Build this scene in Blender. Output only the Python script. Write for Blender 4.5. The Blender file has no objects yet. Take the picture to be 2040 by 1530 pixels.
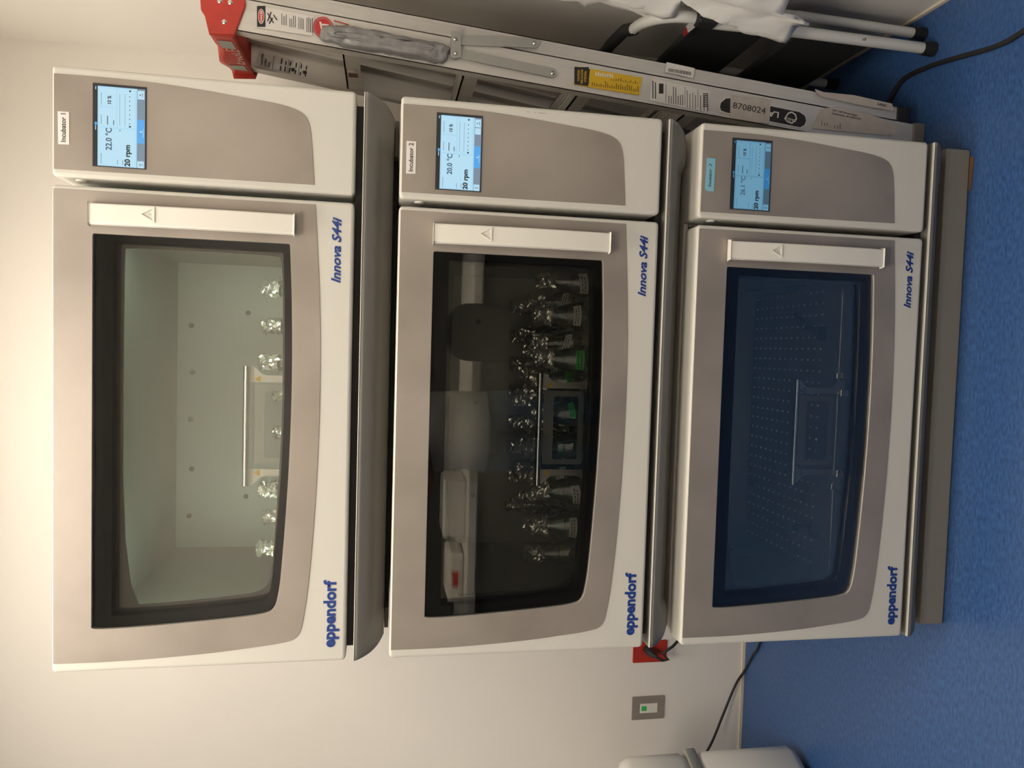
import bpy, bmesh, math, random
from math import sin, cos, pi, sqrt, radians
from mathutils import Vector, Matrix, noise
random.seed(7)
SC = bpy.context.scene
COL = SC.collection

# ------------------------------------------------------------------ camera (photo is taken with the phone turned 90 degrees)
CAM = Vector((0.6593, -1.5355, 1.3841)); YAW, PITCH, ROLL, FPX = -0.04755, -0.17508, 0.0215, 1458.5
_cp, _sp, _cy, _sy = cos(PITCH), sin(PITCH), cos(YAW), sin(YAW)
FWD = Vector((_sy*_cp, _cy*_cp, _sp)); _r = Vector((_cy, -_sy, 0)); _u = _r.cross(FWD)
RGT = _r*cos(ROLL) + _u*sin(ROLL); UPV = -_r*sin(ROLL) + _u*cos(ROLL)
cam_data = bpy.data.cameras.new('camera'); cam = bpy.data.objects.new('camera', cam_data); COL.objects.link(cam)
cam_data.sensor_fit = 'HORIZONTAL'; cam_data.sensor_width = 36; cam_data.lens = FPX/2040*36
cam_data.clip_start = 0.01
Rm = Matrix((-UPV, RGT, -FWD)).transposed()
cam.matrix_world = Matrix.Translation(CAM) @ Rm.to_4x4()
SC.camera = cam

def ray(x, y):
    return FWD + RGT*((1530-y)-765)/FPX - UPV*(x-1020)/FPX
def at_y(x, y, Y):
    d = ray(x, y); return CAM + d*((Y-CAM.y)/d.y)
def at_x(x, y, X):
    d = ray(x, y); return CAM + d*((X-CAM.x)/d.x)
def at_z(x, y, Z):
    d = ray(x, y); return CAM + d*((Z-CAM.z)/d.z)

# ------------------------------------------------------------------ world, exposure
w = bpy.data.worlds.new('world'); SC.world = w; w.use_nodes = True
w.node_tree.nodes['Background'].inputs[0].default_value = (1, .95, .88, 1)
w.node_tree.nodes['Background'].inputs[1].default_value = 0.0
SC.view_settings.view_transform = 'Standard'; SC.view_settings.look = 'None'
SC.view_settings.gamma = 1; SC.view_settings.use_curve_mapping = False
SC.view_settings.exposure = 0.0
CY = SC.cycles
CY.max_bounces = 10; CY.diffuse_bounces = 4; CY.glossy_bounces = 6; CY.transmission_bounces = 6
CY.transparent_max_bounces = 24; CY.sample_clamp_indirect = 4; CY.blur_glossy = 0.5
CY.caustics_reflective = False; CY.caustics_refractive = False
LAMP_WARM = (1.0, 0.90, 0.77)
LAMP_A, LAMP_B, LAMP_C = 6.8, 13.5, 18.5

# ------------------------------------------------------------------ materials
def mat(name, col=(.8, .8, .8), rough=.5, metal=0.0, spec=.5, noise_amt=0.0, nscale=20.0, stretch=(1, 1, 1), bump=0.0, bscale=200.0, emit=None, estr=1.0, coat=0.0, rnoise=0.0):
    m = bpy.data.materials.new(name); m.use_nodes = True
    nt = m.node_tree; b = nt.nodes['Principled BSDF']
    b.inputs['Base Color'].default_value = (*col, 1); b.inputs['Roughness'].default_value = rough
    b.inputs['Metallic'].default_value = metal; b.inputs['Specular IOR Level'].default_value = spec
    b.inputs['Coat Weight'].default_value = coat
    if emit:
        b.inputs['Emission Color'].default_value = (*emit, 1); b.inputs['Emission Strength'].default_value = estr
    if noise_amt or bump or rnoise:
        tc = nt.nodes.new('ShaderNodeTexCoord'); mp = nt.nodes.new('ShaderNodeMapping')
        mp.inputs['Scale'].default_value = stretch
        nt.links.new(tc.outputs['Object'], mp.inputs['Vector'])
    if noise_amt or rnoise:
        n = nt.nodes.new('ShaderNodeTexNoise'); n.inputs['Scale'].default_value = nscale; n.inputs['Detail'].default_value = 6
        nt.links.new(mp.outputs[0], n.inputs['Vector'])
    if noise_amt:
        r = nt.nodes.new('ShaderNodeMapRange'); r.inputs['From Min'].default_value = .3; r.inputs['From Max'].default_value = .7
        r.inputs['To Min'].default_value = 1-noise_amt; r.inputs['To Max'].default_value = 1+noise_amt
        nt.links.new(n.outputs['Fac'], r.inputs['Value'])
        mx = nt.nodes.new('ShaderNodeVectorMath'); mx.operation = 'SCALE'; mx.inputs[0].default_value = col
        nt.links.new(r.outputs[0], mx.inputs['Scale']); nt.links.new(mx.outputs[0], b.inputs['Base Color'])
    if rnoise:
        r2 = nt.nodes.new('ShaderNodeMapRange'); r2.inputs['From Min'].default_value = .3; r2.inputs['From Max'].default_value = .7
        r2.inputs['To Min'].default_value = max(.02, rough-rnoise); r2.inputs['To Max'].default_value = rough+rnoise
        nt.links.new(n.outputs['Fac'], r2.inputs['Value']); nt.links.new(r2.outputs[0], b.inputs['Roughness'])
    if bump:
        n2 = nt.nodes.new('ShaderNodeTexNoise'); n2.inputs['Scale'].default_value = bscale; n2.inputs['Detail'].default_value = 4
        nt.links.new(mp.outputs[0], n2.inputs['Vector'])
        bp = nt.nodes.new('ShaderNodeBump'); bp.inputs['Strength'].default_value = bump; bp.inputs['Distance'].default_value = .002
        nt.links.new(n2.outputs['Fac'], bp.inputs['Height']); nt.links.new(bp.outputs[0], b.inputs['Normal'])
    return m

def glass_mat(name, tint=(.9, .95, .92), refl=1.0, ior=1.5, rough=0.0, body=None, bodyfac=0.0, gcol=(1, 1, 1)):
    m = bpy.data.materials.new(name); m.use_nodes = True; nt = m.node_tree; nt.nodes.clear()
    out = nt.nodes.new('ShaderNodeOutputMaterial')
    tr = nt.nodes.new('ShaderNodeBsdfTransparent'); tr.inputs[0].default_value = (*tint, 1)
    gl = nt.nodes.new('ShaderNodeBsdfGlossy'); gl.inputs['Roughness'].default_value = rough; gl.inputs[0].default_value = (*gcol, 1)
    fr = nt.nodes.new('ShaderNodeFresnel'); fr.inputs['IOR'].default_value = ior
    ml = nt.nodes.new('ShaderNodeMath'); ml.operation = 'MULTIPLY'; ml.inputs[1].default_value = refl; ml.use_clamp = True
    nt.links.new(fr.outputs[0], ml.inputs[0])
    mx = nt.nodes.new('ShaderNodeMixShader'); nt.links.new(ml.outputs[0], mx.inputs[0])
    base = tr
    if body:
        df = nt.nodes.new('ShaderNodeBsdfDiffuse'); df.inputs[0].default_value = (*body, 1)
        m2 = nt.nodes.new('ShaderNodeMixShader'); m2.inputs[0].default_value = bodyfac
        nt.links.new(tr.outputs[0], m2.inputs[1]); nt.links.new(df.outputs[0], m2.inputs[2]); base = m2
    nt.links.new(base.outputs[0], mx.inputs[1]); nt.links.new(gl.outputs[0], mx.inputs[2]); nt.links.new(mx.outputs[0], out.inputs[0])
    return m

M = {}
M['wall'] = mat('wall_paint', (.80, .765, .71), .55, bump=.15, bscale=350, noise_amt=.012, nscale=2)
M['ceil'] = mat('ceiling_tile', (.75, .73, .69), .9)
M['floor'] = mat('blue_linoleum', (.036, .092, .240), .34, spec=.45, noise_amt=.30, nscale=48, stretch=(1.3, 3.4, 1), bump=.03, bscale=60, rnoise=.05)
M['cream_trim'] = mat('cream_trim', (.72, .63, .50), .5)
M['plastic'] = mat('white_enamel', (.60, .585, .53), .48, spec=.3)
M['handle'] = mat('handle_white', (.74, .715, .645), .42)
M['grey'] = mat('grey_plastic', (.19, .18, .16), .5, spec=.4)
M['darkgrey'] = mat('dark_grey_frame', (.03, .03, .028), .6, spec=.1)
M['greylight'] = mat('grey_plinth', (.24, .22, .185), .55)
M['black'] = mat('black_gap', (.008, .008, .009), .5)
M['rubber'] = mat('rubber', (.012, .012, .013), .6)
M['steel'] = mat('brushed_steel', (.335, .296, .260), .47, metal=.40, noise_amt=.10, nscale=7, stretch=(1, 1, 1), bump=.05, bscale=420, rnoise=.07)
M['chrome'] = mat('polished_steel', (.75, .72, .66), .16, metal=1.0)
M['satin'] = mat('satin_steel', (.55, .53, .49), .35, metal=.75)
M['liner'] = mat('chamber_liner', (.36, .36, .33), .5, metal=.35)
M['alu'] = mat('aluminium', (.66, .64, .60), .45, metal=.42, noise_amt=.10, nscale=14, stretch=(1, 1, .12), bump=.04, bscale=90)
M['zinc'] = mat('zinc_steel', (.42, .43, .40), .45, metal=.6, noise_amt=.06)
M['foil'] = mat('aluminium_foil', (.93, .90, .84), .21, metal=.88)
M['red'] = mat('red_plastic', (.50, .040, .025), .42, noise_amt=.08, nscale=30)
M['outred'] = mat('outlet_red', (.42, .028, .015), .4)
M['blueink'] = mat('blue_ink', (.012, .045, .23), .45)
M['ink'] = mat('black_ink', (.02, .018, .02), .6)
M['redink'] = mat('red_ink', (.55, .03, .03), .5)
M['paper'] = mat('paper', (.76, .73, .69), .7)
M['kraft'] = mat('packing_paper', (.52, .47, .42), .75, noise_amt=.08, nscale=60)
M['yellow'] = mat('yellow_sticker', (.72, .46, .02), .5)
M['orange'] = mat('orange_sticker', (.80, .42, .06), .5)
M['bluetape'] = mat('blue_tape', (.22, .50, .62), .55)
M['greentape'] = mat('green_tape', (.03, .50, .09), .55)
M['duct'] = mat('duct_tape', (.30, .30, .30), .42, metal=.3, noise_amt=.12, nscale=80)
M['glass'] = glass_mat('pane_glass', (.98, .985, .98), refl=.70)
M['glassin'] = glass_mat('inner_glass', (.97, .98, .97), refl=1.4, gcol=(.97, .91, .80))
M['flask'] = glass_mat('flask_glass', (.88, .92, .89), refl=1.5, ior=1.55, body=(.7, .78, .72), bodyfac=.07)
M['algae'] = glass_mat('green_medium', (.25, .55, .22), refl=.6, body=(.05, .25, .06), bodyfac=.35)
M['broth'] = glass_mat('amber_medium', (.72, .62, .40), refl=.6, body=(.4, .32, .16), bodyfac=.25)
M['print'] = mat('black_printed_border', (.008, .008, .008), .7, spec=0.0)
M['plug'] = mat('cotton_plug', (.60, .50, .36), .9)
M['whitetube'] = mat('white_tube', (.66, .66, .63), .3)
M['cloth'] = mat('white_cloth', (.78, .76, .72), .85, bump=.1, bscale=500)
M['mesh_black'] = mat('black_tread', (.012, .013, .012), .75, bump=.4, bscale=300)
M['bin'] = mat('white_plastic_bin', (.72, .70, .65), .35)
M['shirt'] = mat('grey_shirt', (.82, .80, .76), .9)
M['jeans'] = mat('blue_jeans', (.030, .060, .11), .9)
M['skin'] = mat('skin', (.45, .24, .16), .55)
M['hair'] = mat('dark_hair', (.02, .014, .01), .7)
M['bench'] = mat('bench_top', (.66, .65, .62), .4)
M['cabinet'] = mat('cabinet_grey', (.11, .11, .10), .6)
M['lamp'] = mat('lamp_diffuser', (.8, .8, .8), .6, emit=LAMP_WARM, estr=LAMP_A)
M['lamp2'] = mat('lamp_diffuser_rear', (.8, .8, .8), .6, emit=LAMP_WARM, estr=LAMP_B)
M['lamp3'] = mat('lamp_diffuser_far', (.8, .8, .8), .6, emit=LAMP_WARM, estr=LAMP_C)
M['fillstrip'] = mat('chamber_fill', (.8, .8, .8), .6, emit=(.84, 1.0, .80), estr=50.0)
def emis(name, col, s): return mat(name, (.02, .02, .02), .4, emit=col, estr=s)

# ------------------------------------------------------------------ mesh builder
class MB:
    def __init__(s): s.v = []; s.f = []; s.m = []; s.sm = []
    def add(s, vs, fs, mi=0, smooth=False):
        o = len(s.v); s.v += [Vector(v) for v in vs]
        for f in fs: s.f.append([o+i for i in f]); s.m.append(mi); s.sm.append(smooth)
        return s
    def box(s, a, b, mi=0):
        x0, y0, z0 = a; x1, y1, z1 = b
        vs = [(x0, y0, z0), (x1, y0, z0), (x1, y1, z0), (x0, y1, z0), (x0, y0, z1), (x1, y0, z1), (x1, y1, z1), (x0, y1, z1)]
        return s.add(vs, [(0, 3, 2, 1), (4, 5, 6, 7), (0, 1, 5, 4), (1, 2, 6, 5), (2, 3, 7, 6), (3, 0, 4, 7)], mi)
    def obox(s, c, ax, ay, az, mi=0):      # centre and three half-axes
        c, ax, ay, az = map(Vector, (c, ax, ay, az)); vs = []
        for k in (-1, 1):
            for i, j in ((-1, -1), (1, -1), (1, 1), (-1, 1)): vs.append(c+ax*i+ay*j+az*k)
        return s.add(vs, [(0, 3, 2, 1), (4, 5, 6, 7), (0, 1, 5, 4), (1, 2, 6, 5), (2, 3, 7, 6), (3, 0, 4, 7)], mi)
    def prism(s, pts, d, mi=0, smooth=False):         # polygon swept along vector d
        n = len(pts); d = Vector(d); P = [Vector(p) for p in pts]
        s.add(P+[p+d for p in P], [tuple(range(n)), tuple(range(2*n-1, n-1, -1))], mi)
        s.add(P+[p+d for p in P], [(i, i+n, (i+1) % n+n, (i+1) % n) for i in range(n)], mi, smooth)
        return s
    def tube(s, pts, r, n=12, mi=0, caps=True):
        P = [Vector(p) for p in pts]; rr = r if isinstance(r, (list, tuple)) else [r]*len(P)
        vs = []; prev = None
        for i, p in enumerate(P):
            t = (P[min(i+1, len(P)-1)]-P[max(i-1, 0)]).normalized()
            if prev is None:
                a = t.orthogonal().normalized()
            else:
                a = (prev-t*prev.dot(t)).normalized()
            prev = a; b = t.cross(a)
            for k in range(n): vs.append(p+(a*cos(2*pi*k/n)+b*sin(2*pi*k/n))*rr[i])
        fs = [(i*n+k, i*n+(k+1) % n, (i+1)*n+(k+1) % n, (i+1)*n+k) for i in range(len(P)-1) for k in range(n)]
        s.add(vs, fs, mi, True)
        if caps:
            s.add(vs[:n], [tuple(range(n-1, -1, -1))], mi); s.add(vs[-n:], [tuple(range(n))], mi)
        return s
    def lathe(s, prof, c=(0, 0, 0), n=28, mi=0, axis='z', smooth=True):
        c = Vector(c); vs = []
        for r, h in prof:
            for k in range(n):
                a = 2*pi*k/n
                q = (r*cos(a), r*sin(a), h) if axis == 'z' else ((r*cos(a), -h, r*sin(a)) if axis == 'y' else (-h, r*cos(a), r*sin(a)))
                vs.append(c+Vector(q))
        fs = [(i*n+k, i*n+(k+1) % n, (i+1)*n+(k+1) % n, (i+1)*n+k) for i in range(len(prof)-1) for k in range(n)]
        return s.add(vs, fs, mi, smooth)
    def grid(s, fn, nu, nv, mi=0, smooth=True):
        vs = [fn(i/nu, j/nv) for j in range(nv+1) for i in range(nu+1)]
        fs = [(j*(nu+1)+i, j*(nu+1)+i+1, (j+1)*(nu+1)+i+1, (j+1)*(nu+1)+i) for j in range(nv) for i in range(nu)]
        return s.add(vs, fs, mi, smooth)
    def mesh(s, name, mats, origin=(0, 0, 0)):
        me = bpy.data.meshes.new(name); o = Vector(origin)
        me.from_pydata([tuple(v-o) for v in s.v], [], s.f)
        for m in (mats if isinstance(mats, (list, tuple)) else [mats]): me.materials.append(m)
        me.polygons.foreach_set('material_index', s.m); me.polygons.foreach_set('use_smooth', s.sm)
        me.update(); return me

def link(o, parent=None):
    COL.objects.link(o)
    if parent is not None: o.parent = parent
    return o
def wloc(o):
    v = Vector(o.location)
    while o.parent: o = o.parent; v += Vector(o.location)
    return v
def obj(name, mb, mats, parent=None, origin=None, bevel=0, seg=2, solid=0, weld=False):
    if parent is not None: org = wloc(parent)
    else: org = Vector(origin) if origin is not None else Vector((0, 0, 0))
    me = mb.mesh(name, mats, org)
    if weld:
        bm = bmesh.new(); bm.from_mesh(me); bmesh.ops.remove_doubles(bm, verts=bm.verts, dist=1e-5); bm.to_mesh(me); bm.free()
    o = bpy.data.objects.new(name, me)
    if parent is None and origin is not None: o.location = org
    link(o, parent)
    if bevel:
        m = o.modifiers.new('bevel', 'BEVEL'); m.width = bevel; m.segments = seg; m.limit_method = 'ANGLE'; m.angle_limit = radians(35)
    if solid:
        m = o.modifiers.new('solid', 'SOLIDIFY'); m.thickness = solid; m.offset = 0
    return o
def tag(o, label=None, cat=None, group=None, kind=None):
    if label: o['label'] = label
    if cat: o['category'] = cat
    if group: o['group'] = group
    if kind: o['kind'] = kind
    return o
def thing(name, label, cat, loc, group=None):
    o = bpy.data.objects.new(name, None); o.empty_display_size = .05; o.location = loc; COL.objects.link(o)
    return tag(o, label, cat, group)
def struct(name, mb, m, **k):
    return tag(obj(name, mb, m, **k), kind='structure')

# flat outlines with holes, rounded edges (built through a filled curve, stored as mesh)
def sheet(mb, outer, holes=(), y=0.0, th=.002, bevel=0.0, mi=0, to=None):
    cu = bpy.data.curves.new('tmp', 'CURVE'); cu.dimensions = '2D'; cu.fill_mode = 'BOTH'
    for pl in [outer]+list(holes):
        sp = cu.splines.new('POLY'); sp.points.add(len(pl)-1)
        for i, p in enumerate(pl): sp.points[i].co = (p[0], p[1], 0, 1)
        sp.use_cyclic_u = True
    cu.extrude = max(th/2-bevel, 0.00001); cu.bevel_depth = bevel; cu.bevel_resolution = 2; cu.offset = -bevel
    ob = bpy.data.objects.new('tmp', cu); COL.objects.link(ob)
    dg = bpy.context.evaluated_depsgraph_get(); me = bpy.data.meshes.new_from_object(ob.evaluated_get(dg))
    f = to or (lambda x, yy, z: (x, y+th/2-z, yy))
    mb.add([f(*v.co) for v in me.vertices], [tuple(p.vertices) for p in me.polygons], mi)
    bpy.data.objects.remove(ob); bpy.data.curves.remove(cu); bpy.data.meshes.remove(me)
    return mb
def text(mb, s, org, u, v, size, mi=0, bold=0.0, shear=0.0, th=.0003, space=1.0, align='LEFT', width=None):
    cu = bpy.data.curves.new('tmp', 'FONT'); cu.body = s; cu.size = size; cu.offset = bold*size; cu.shear = shear
    cu.extrude = th/2; cu.space_character = space; cu.align_x = align; cu.resolution_u = 3
    ob = bpy.data.objects.new('tmp', cu); COL.objects.link(ob)
    dg = bpy.context.evaluated_depsgraph_get(); me = bpy.data.meshes.new_from_object(ob.evaluated_get(dg))
    org, u, v = Vector(org), Vector(u).normalized(), Vector(v).normalized(); n = u.cross(v)
    k = 1.0
    if width and len(me.vertices):
        xs = [q.co.x for q in me.vertices]; k = width/(max(xs)-min(xs))
    mb.add([org+u*(q.co.x*k)+v*q.co.y+n*(q.co.z+th/2) for q in me.vertices], [tuple(p.vertices) for p in me.polygons], mi)
    bpy.data.objects.remove(ob); bpy.data.curves.remove(cu); bpy.data.meshes.remove(me)
    return mb
def chaikin(pts, sharp=(), it=2):
    n = len(pts); P = [(p, i in sharp) for i, p in enumerate(pts)]
    for _ in range(it):
        Q = []; n = len(P)
        for i in range(n):
            (a, sa), (b, sb) = P[i], P[(i+1) % n]
            if sa: Q.append((a, True))
            else: Q.append(((a[0]*.75+b[0]*.25, a[1]*.75+b[1]*.25), False))
            if not sb: Q.append(((a[0]*.25+b[0]*.75, a[1]*.25+b[1]*.75), False))
        P = Q
    return [p for p, _ in P]
def rrect(x0, z0, x1, z1, r, n=5):
    out = []
    for cx, cz, a0 in ((x1-r, z1-r, 0), (x0+r, z1-r, 90), (x0+r, z0+r, 180), (x1-r, z0+r, 270)):
        for k in range(n+1):
            a = radians(a0+90*k/n); out.append((cx+r*cos(a), cz+r*sin(a)))
    return out

# ------------------------------------------------------------------ room shell
XR, YB, XL, YF, H = 1.575, 1.01, -2.4, -2.70, 2.85
b = MB().box((XL-.1, YF-.1, -.1), (XR+.1, YB+.1, 0)); struct('floor', b, M['floor'])
b = MB().box((XL-.1, YB, 0), (XR+.1, YB+.1, H)); struct('wall_back', b, M['wall'])
b = MB().box((XR, YF, 0), (XR+.1, YB, H)); struct('wall_right', b, M['wall'])
b = MB().box((XL-.1, YF, 0), (XL, YB, H)); struct('wall_left', b, M['wall'])
b = MB().box((XL-.1, YF-.1, 0), (XR+.1, YF, H)); struct('wall_front', b, M['wall'])
b = MB().box((XL-.1, YF-.1, H), (XR+.1, YB+.1, H+.1)); struct('ceiling', b, M['ceil'])
b = MB().box((XL, YB-.006, 0), (XR, YB, .011)); struct('baseboard_back', b, M['cream_trim'])
b = MB().box((XR-.006, YF, 0), (XR, YB-.006, .011)); struct('baseboard_right', b, M['cream_trim'])

def troffer(cx, cy, sx, sy, lm, label):
    t = thing('ceiling_light', label, 'ceiling light', (cx, cy, H-.03), 'ceiling light panels')
    f = MB(); sheet(f, rrect(-sx/2-.03, -sy/2-.03, sx/2+.03, sy/2+.03, .004), [rrect(-sx/2, -sy/2, sx/2, sy/2, .004)], th=.03,
                    to=lambda x, y, z: (cx+x, cy+y, H-.015+z))
    obj('frame', f, M['bin'], t)
    d = MB().box((cx-sx/2, cy-sy/2, H-.014), (cx+sx/2, cy+sy/2, H-.006)); obj('diffuser', d, lm, t)
troffer(.15, .34, 1.5, .3, M['lamp'], 'narrow recessed ceiling light panel close to the back wall')
troffer(.25, -.45, 1.2, .6, M['lamp2'], 'recessed ceiling light panel in front of the incubator stack')
troffer(.10, -1.60, 1.2, .6, M['lamp3'], 'recessed ceiling light panel behind the camera near the far bench')

# ------------------------------------------------------------------ incubators
PLATE = chaikin([(.019, -.0035), (.0185, -.104), (.022, -.2), (.028, -.298), (.035, -.365), (.042, -.43), (.052, -.468), (.10, -.477), (.15, -.4835), (.252, -.4915), (.394, -.4985), (.571, -.502), (.746, -.4985), (.939, -.486), (.939, -.0035)], (0, 13, 14), 3)
WIN = chaikin([(.0845, -.0725), (.0855, -.14), (.091, -.232), (.098, -.33), (.105, -.40), (.115, -.419), (.16, -.4275), (.206, -.431), (.281, -.436), (.412, -.4425), (.57, -.446), (.734, -.4435), (.849, -.438), (.8575, -.437), (.858, -.430), (.8585, -.083), (.8585, -.073), (.850, -.0725), (.094, -.0725)], (), 2)
GLS = chaikin([(.1065, -.106), (.109, -.17), (.112, -.232), (.119, -.31), (.125, -.375), (.131, -.402), (.16, -.410), (.246, -.4165), (.387, -.426), (.541, -.4305), (.734, -.4285), (.838, -.424), (.8445, -.4225), (.845, -.415), (.846, -.115), (.846, -.1065), (.838, -.106), (.115, -.106)], (), 2)
INL = chaikin([(.119, -.117), (.122, -.2), (.130, -.31), (.140, -.395), (.18, -.407), (.387, -.419), (.541, -.4235), (.734, -.4215), (.830, -.418), (.838, -.41), (.839, -.125), (.833, -.117)], (), 2)
CPL = chaikin([(.9755, -.0045), (.978, -.483), (1.05, -.4775), (1.092, -.474), (1.118, -.462), (1.131, -.42), (1.138, -.345), (1.146, -.266), (1.1515, -.19), (1.154, -.12), (1.153, -.0045)], (0, 1, 10), 2)
PITCHZ = .6516
TRAYZ = -.467

SCR_BG = [emis('screen_light_a', (.40, .68, .86), 1.0), emis('screen_light_b', (.38, .66, .85), 1.0), emis('screen_light_c', (.095, .25, .38), 1.0)]  # bottom unit's set is darker: viewing-angle dimming put into the colour
SCR_BAR = [emis('screen_bar_a', (.20, .28, .36), .9), emis('screen_bar_b', (.20, .27, .36), .9), emis('screen_bar_c', (.045, .10, .15), .9)]
SCR_BTN = [emis('screen_button_a', (.08, .38, .80), 1.0), emis('screen_button_b', (.07, .36, .80), 1.0), emis('screen_button_c', (.015, .15, .36), 1.0)]
SCR_PAN = [emis('screen_panel_a', (.46, .72, .86), 1.0), emis('screen_panel_b', (.44, .70, .86), 1.0), emis('screen_panel_c', (.12, .29, .42), 1.0)]
SCR_TXT = mat('screen_text_dark', (.01, .02, .03), .5); SCR_TX2 = emis('screen_text_grey', (.06, .16, .26), .5)
SCR_HDR = mat('screen_header', (.02, .025, .03), .3)

def incubator(k, ztop, label, temp):
    z = lambda q: ztop+q
    t = thing('incubator', label, 'incubator', (.585, .40, ztop-PITCHZ), 'stacked shaking incubators')
    W = 1.17
    # housing shell with open front
    b = MB(); y0, y1, zt, zb = .085, .86, z(-.004), z(-.564)
    x0, x1 = .006, 1.164
    b.box((x0, y0, zt-.012), (x1, y1, zt)); b.box((x0, y0, zb), (x1, y1, zb+.012))
    b.box((x0, y0, zb+.012), (x0+.012, y1, zt-.012)); b.box((x1-.012, y0, zb+.012), (x1, y1, zt-.012))
    b.box((x0+.012, y1-.012, zb+.012), (x1-.012, y1, zt-.012)); b.box((.955, y0, zb+.012), (.967, y1-.012, zt-.012))
    obj('housing', b, M['plastic'], t, bevel=.004)
    # chamber liner (open to the front) and its front ring
    b = MB(); cx0, cx1, cy0, cy1, cz0, cz1 = .075, .872, .092, .63, z(-.545), z(-.063)
    r = .0
    b.add([(cx0, cy0, cz0), (cx1, cy0, cz0), (cx1, cy1, cz0), (cx0, cy1, cz0), (cx0, cy0, cz1), (cx1, cy0, cz1), (cx1, cy1, cz1), (cx0, cy1, cz1)],
          [(0, 1, 2, 3), (4, 7, 6, 5), (1, 5, 6, 2), (0, 3, 7, 4), (3, 2, 6, 7)], 0)
    ch = obj('chamber', b, M['liner'], t)
    for (px, pz) in ((.166, -.098), (.298, -.104), (.438, -.100), (.570, -.104), (.70, -.099), (.22, -.25), (.50, -.25), (.74, -.25)):
        obj('wall_screw', MB().lathe([(0, .004), (.006, .004), (.007, 0)], (px, cy1-.001, z(pz)), 12, axis='y'), M['grey'], ch)
    b = MB(); sheet(b, [(.02, z(-.556)), (.94, z(-.556)), (.94, z(-.012)), (.02, z(-.012))], [[(cx0, cz0), (cx1, cz0), (cx1, cz1), (cx0, cz1)]], y=.078, th=.014)
    obj('door_gasket', b, M['rubber'], t)
    if k == 0:
        for xa in (.078, .864): tag(obj('chamber_fill', MB().box((xa, .096, z(-.44)), (xa+.006, .108, z(-.08))), M['fillstrip'], t), 'added fill light strip hidden at the chamber side')  # unseen strips added to brighten the top chamber evenly
    # door
    zl = lambda pl: [(a, z(c)) for a, c in pl]
    b = MB(); sheet(b, rrect(0, z(-.5622), .9475, z(0), .009), [zl(WIN)], y=0, th=.068, bevel=.0065)
    d = obj('door', b, [M['plastic']], t)
    b = MB(); sheet(b, zl(PLATE), [zl(WIN)], y=-.0012, th=.002, bevel=.0004); obj('steel_trim', b, M['steel'], d)
    b = MB(); sheet(b, zl(WIN), [], y=.0030, th=.004); obj('window_glass', b, M['glass'], d)
    b = MB(); sheet(b, zl(WIN), [zl(GLS)], y=.0078, th=.0006); obj('window_border', b, M['print'], d)
    b = MB(); sheet(b, zl(WIN), [zl(GLS)], y=.0086, th=.0244); obj('spacer_frame', b, M['print'], d)
    b = MB(); sheet(b, zl(WIN), [zl(INL)], y=.0332, th=.004); obj('inner_frame', b, M['darkgrey'], d)
    b = MB(); sheet(b, zl(GLS), [], y=.0290, th=.003); obj('inner_glass', b, M['glassin'], d)
    # handle
    b = MB()
    P = []
    for i in range(17):
        s_ = i/16; zz = -.0705-.377*s_
        yy = -.019-.007*sin(pi*s_); P.append((zz, yy))
    hb = []
    for zz, yy in P:
        hw = .0212; cxm = .8935-.001*(zz+.07)/.377
        hb.append([(cxm-hw, yy+.012, z(zz)), (cxm-hw+.002, yy, z(zz)), (cxm+hw-.002, yy, z(zz)), (cxm+hw, yy+.012, z(zz))])
    vs = [p for row in hb for p in row]
    b.add(vs, [(i*4+j, i*4+j+1, i*4+4+j+1, i*4+4+j) for i in range(16) for j in range(3)]+[(i*4+3, i*4, i*4+4, i*4+7) for i in range(16)], 0)
    b.add(vs[:4], [(0, 1, 2, 3)]); b.add(vs[-4:], [(3, 2, 1, 0)])
    for zz in (-.078, -.440):
        b.box((.876, -.016, z(zz)-.006), (.911, -.001, z(zz)+.006))
    hd = obj('handle', b, M['handle'], d, bevel=.0025, weld=True)
    b = MB(); tc = Vector((.896, -.0262, z(-.178)))
    tri = lambda c, s_: [(c.x-s_*.58, c.z-s_*.5), (c.x+s_*.58, c.z-s_*.5), (c.x, c.z+s_*.55)]
    sheet(b, tri(tc, .026), [tri(tc, .0185)], y=-.0268, th=.0022, bevel=.0003)
    b.box((tc.x-.0007, -.0265, tc.z-.002), (tc.x+.0007, -.0245, tc.z+.004)); b.box((tc.x-.0007, -.0265, tc.z-.0055), (tc.x+.0007, -.0245, tc.z-.004))
    obj('warning_emblem', b, M['handle'], hd)
    b = MB()
    text(b, 'eppendorf', (.030, -.0004, z(-.539)), (1, 0, 0), (0, 0, 1), 0.0335, bold=.040, width=.142)
    tag(obj('maker_lettering', b, M['blueink'], d), 'blue printed maker lettering')
    b = MB()
    text(b, 'Innova S44i', (.783, -.0004, z(-.5365)), (1, 0, 0), (0, 0, 1), .0245, bold=.032, shear=.28, width=.132)
    tag(obj('model_lettering', b, M['blueink'], d), 'blue slanted model lettering')
    # control panel block
    b = MB(); sheet(b, rrect(.9625, z(-.5622), W, z(0), .009), [], y=0, th=.104, bevel=.0065)
    c = obj('control_panel', b, M['plastic'], t)
    b = MB(); sheet(b, zl(CPL), [], y=-.0012, th=.002, bevel=.0004); obj('steel_trim', b, M['steel'], c)
    b = MB(); b.lathe([(0, .003), (.009, .003), (.011, .0015), (.011, -.001)], (.9625, .028, z(-.043)), 20, axis='x'); obj('power_button', b, M['handle'], c)
    # touch screen
    sx0, sx1, sz0, sz1 = .9863, 1.1405, z(-.0735), z(-.1670)
    b = MB().box((sx0-.001, -.0022, sz1-.001), (sx1+.001, -.0008, sz0+.001), 0)
    S = lambda s_, q: (sx0+(sx1-sx0)*s_, sz0+(sz1-sz0)*q)
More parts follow.
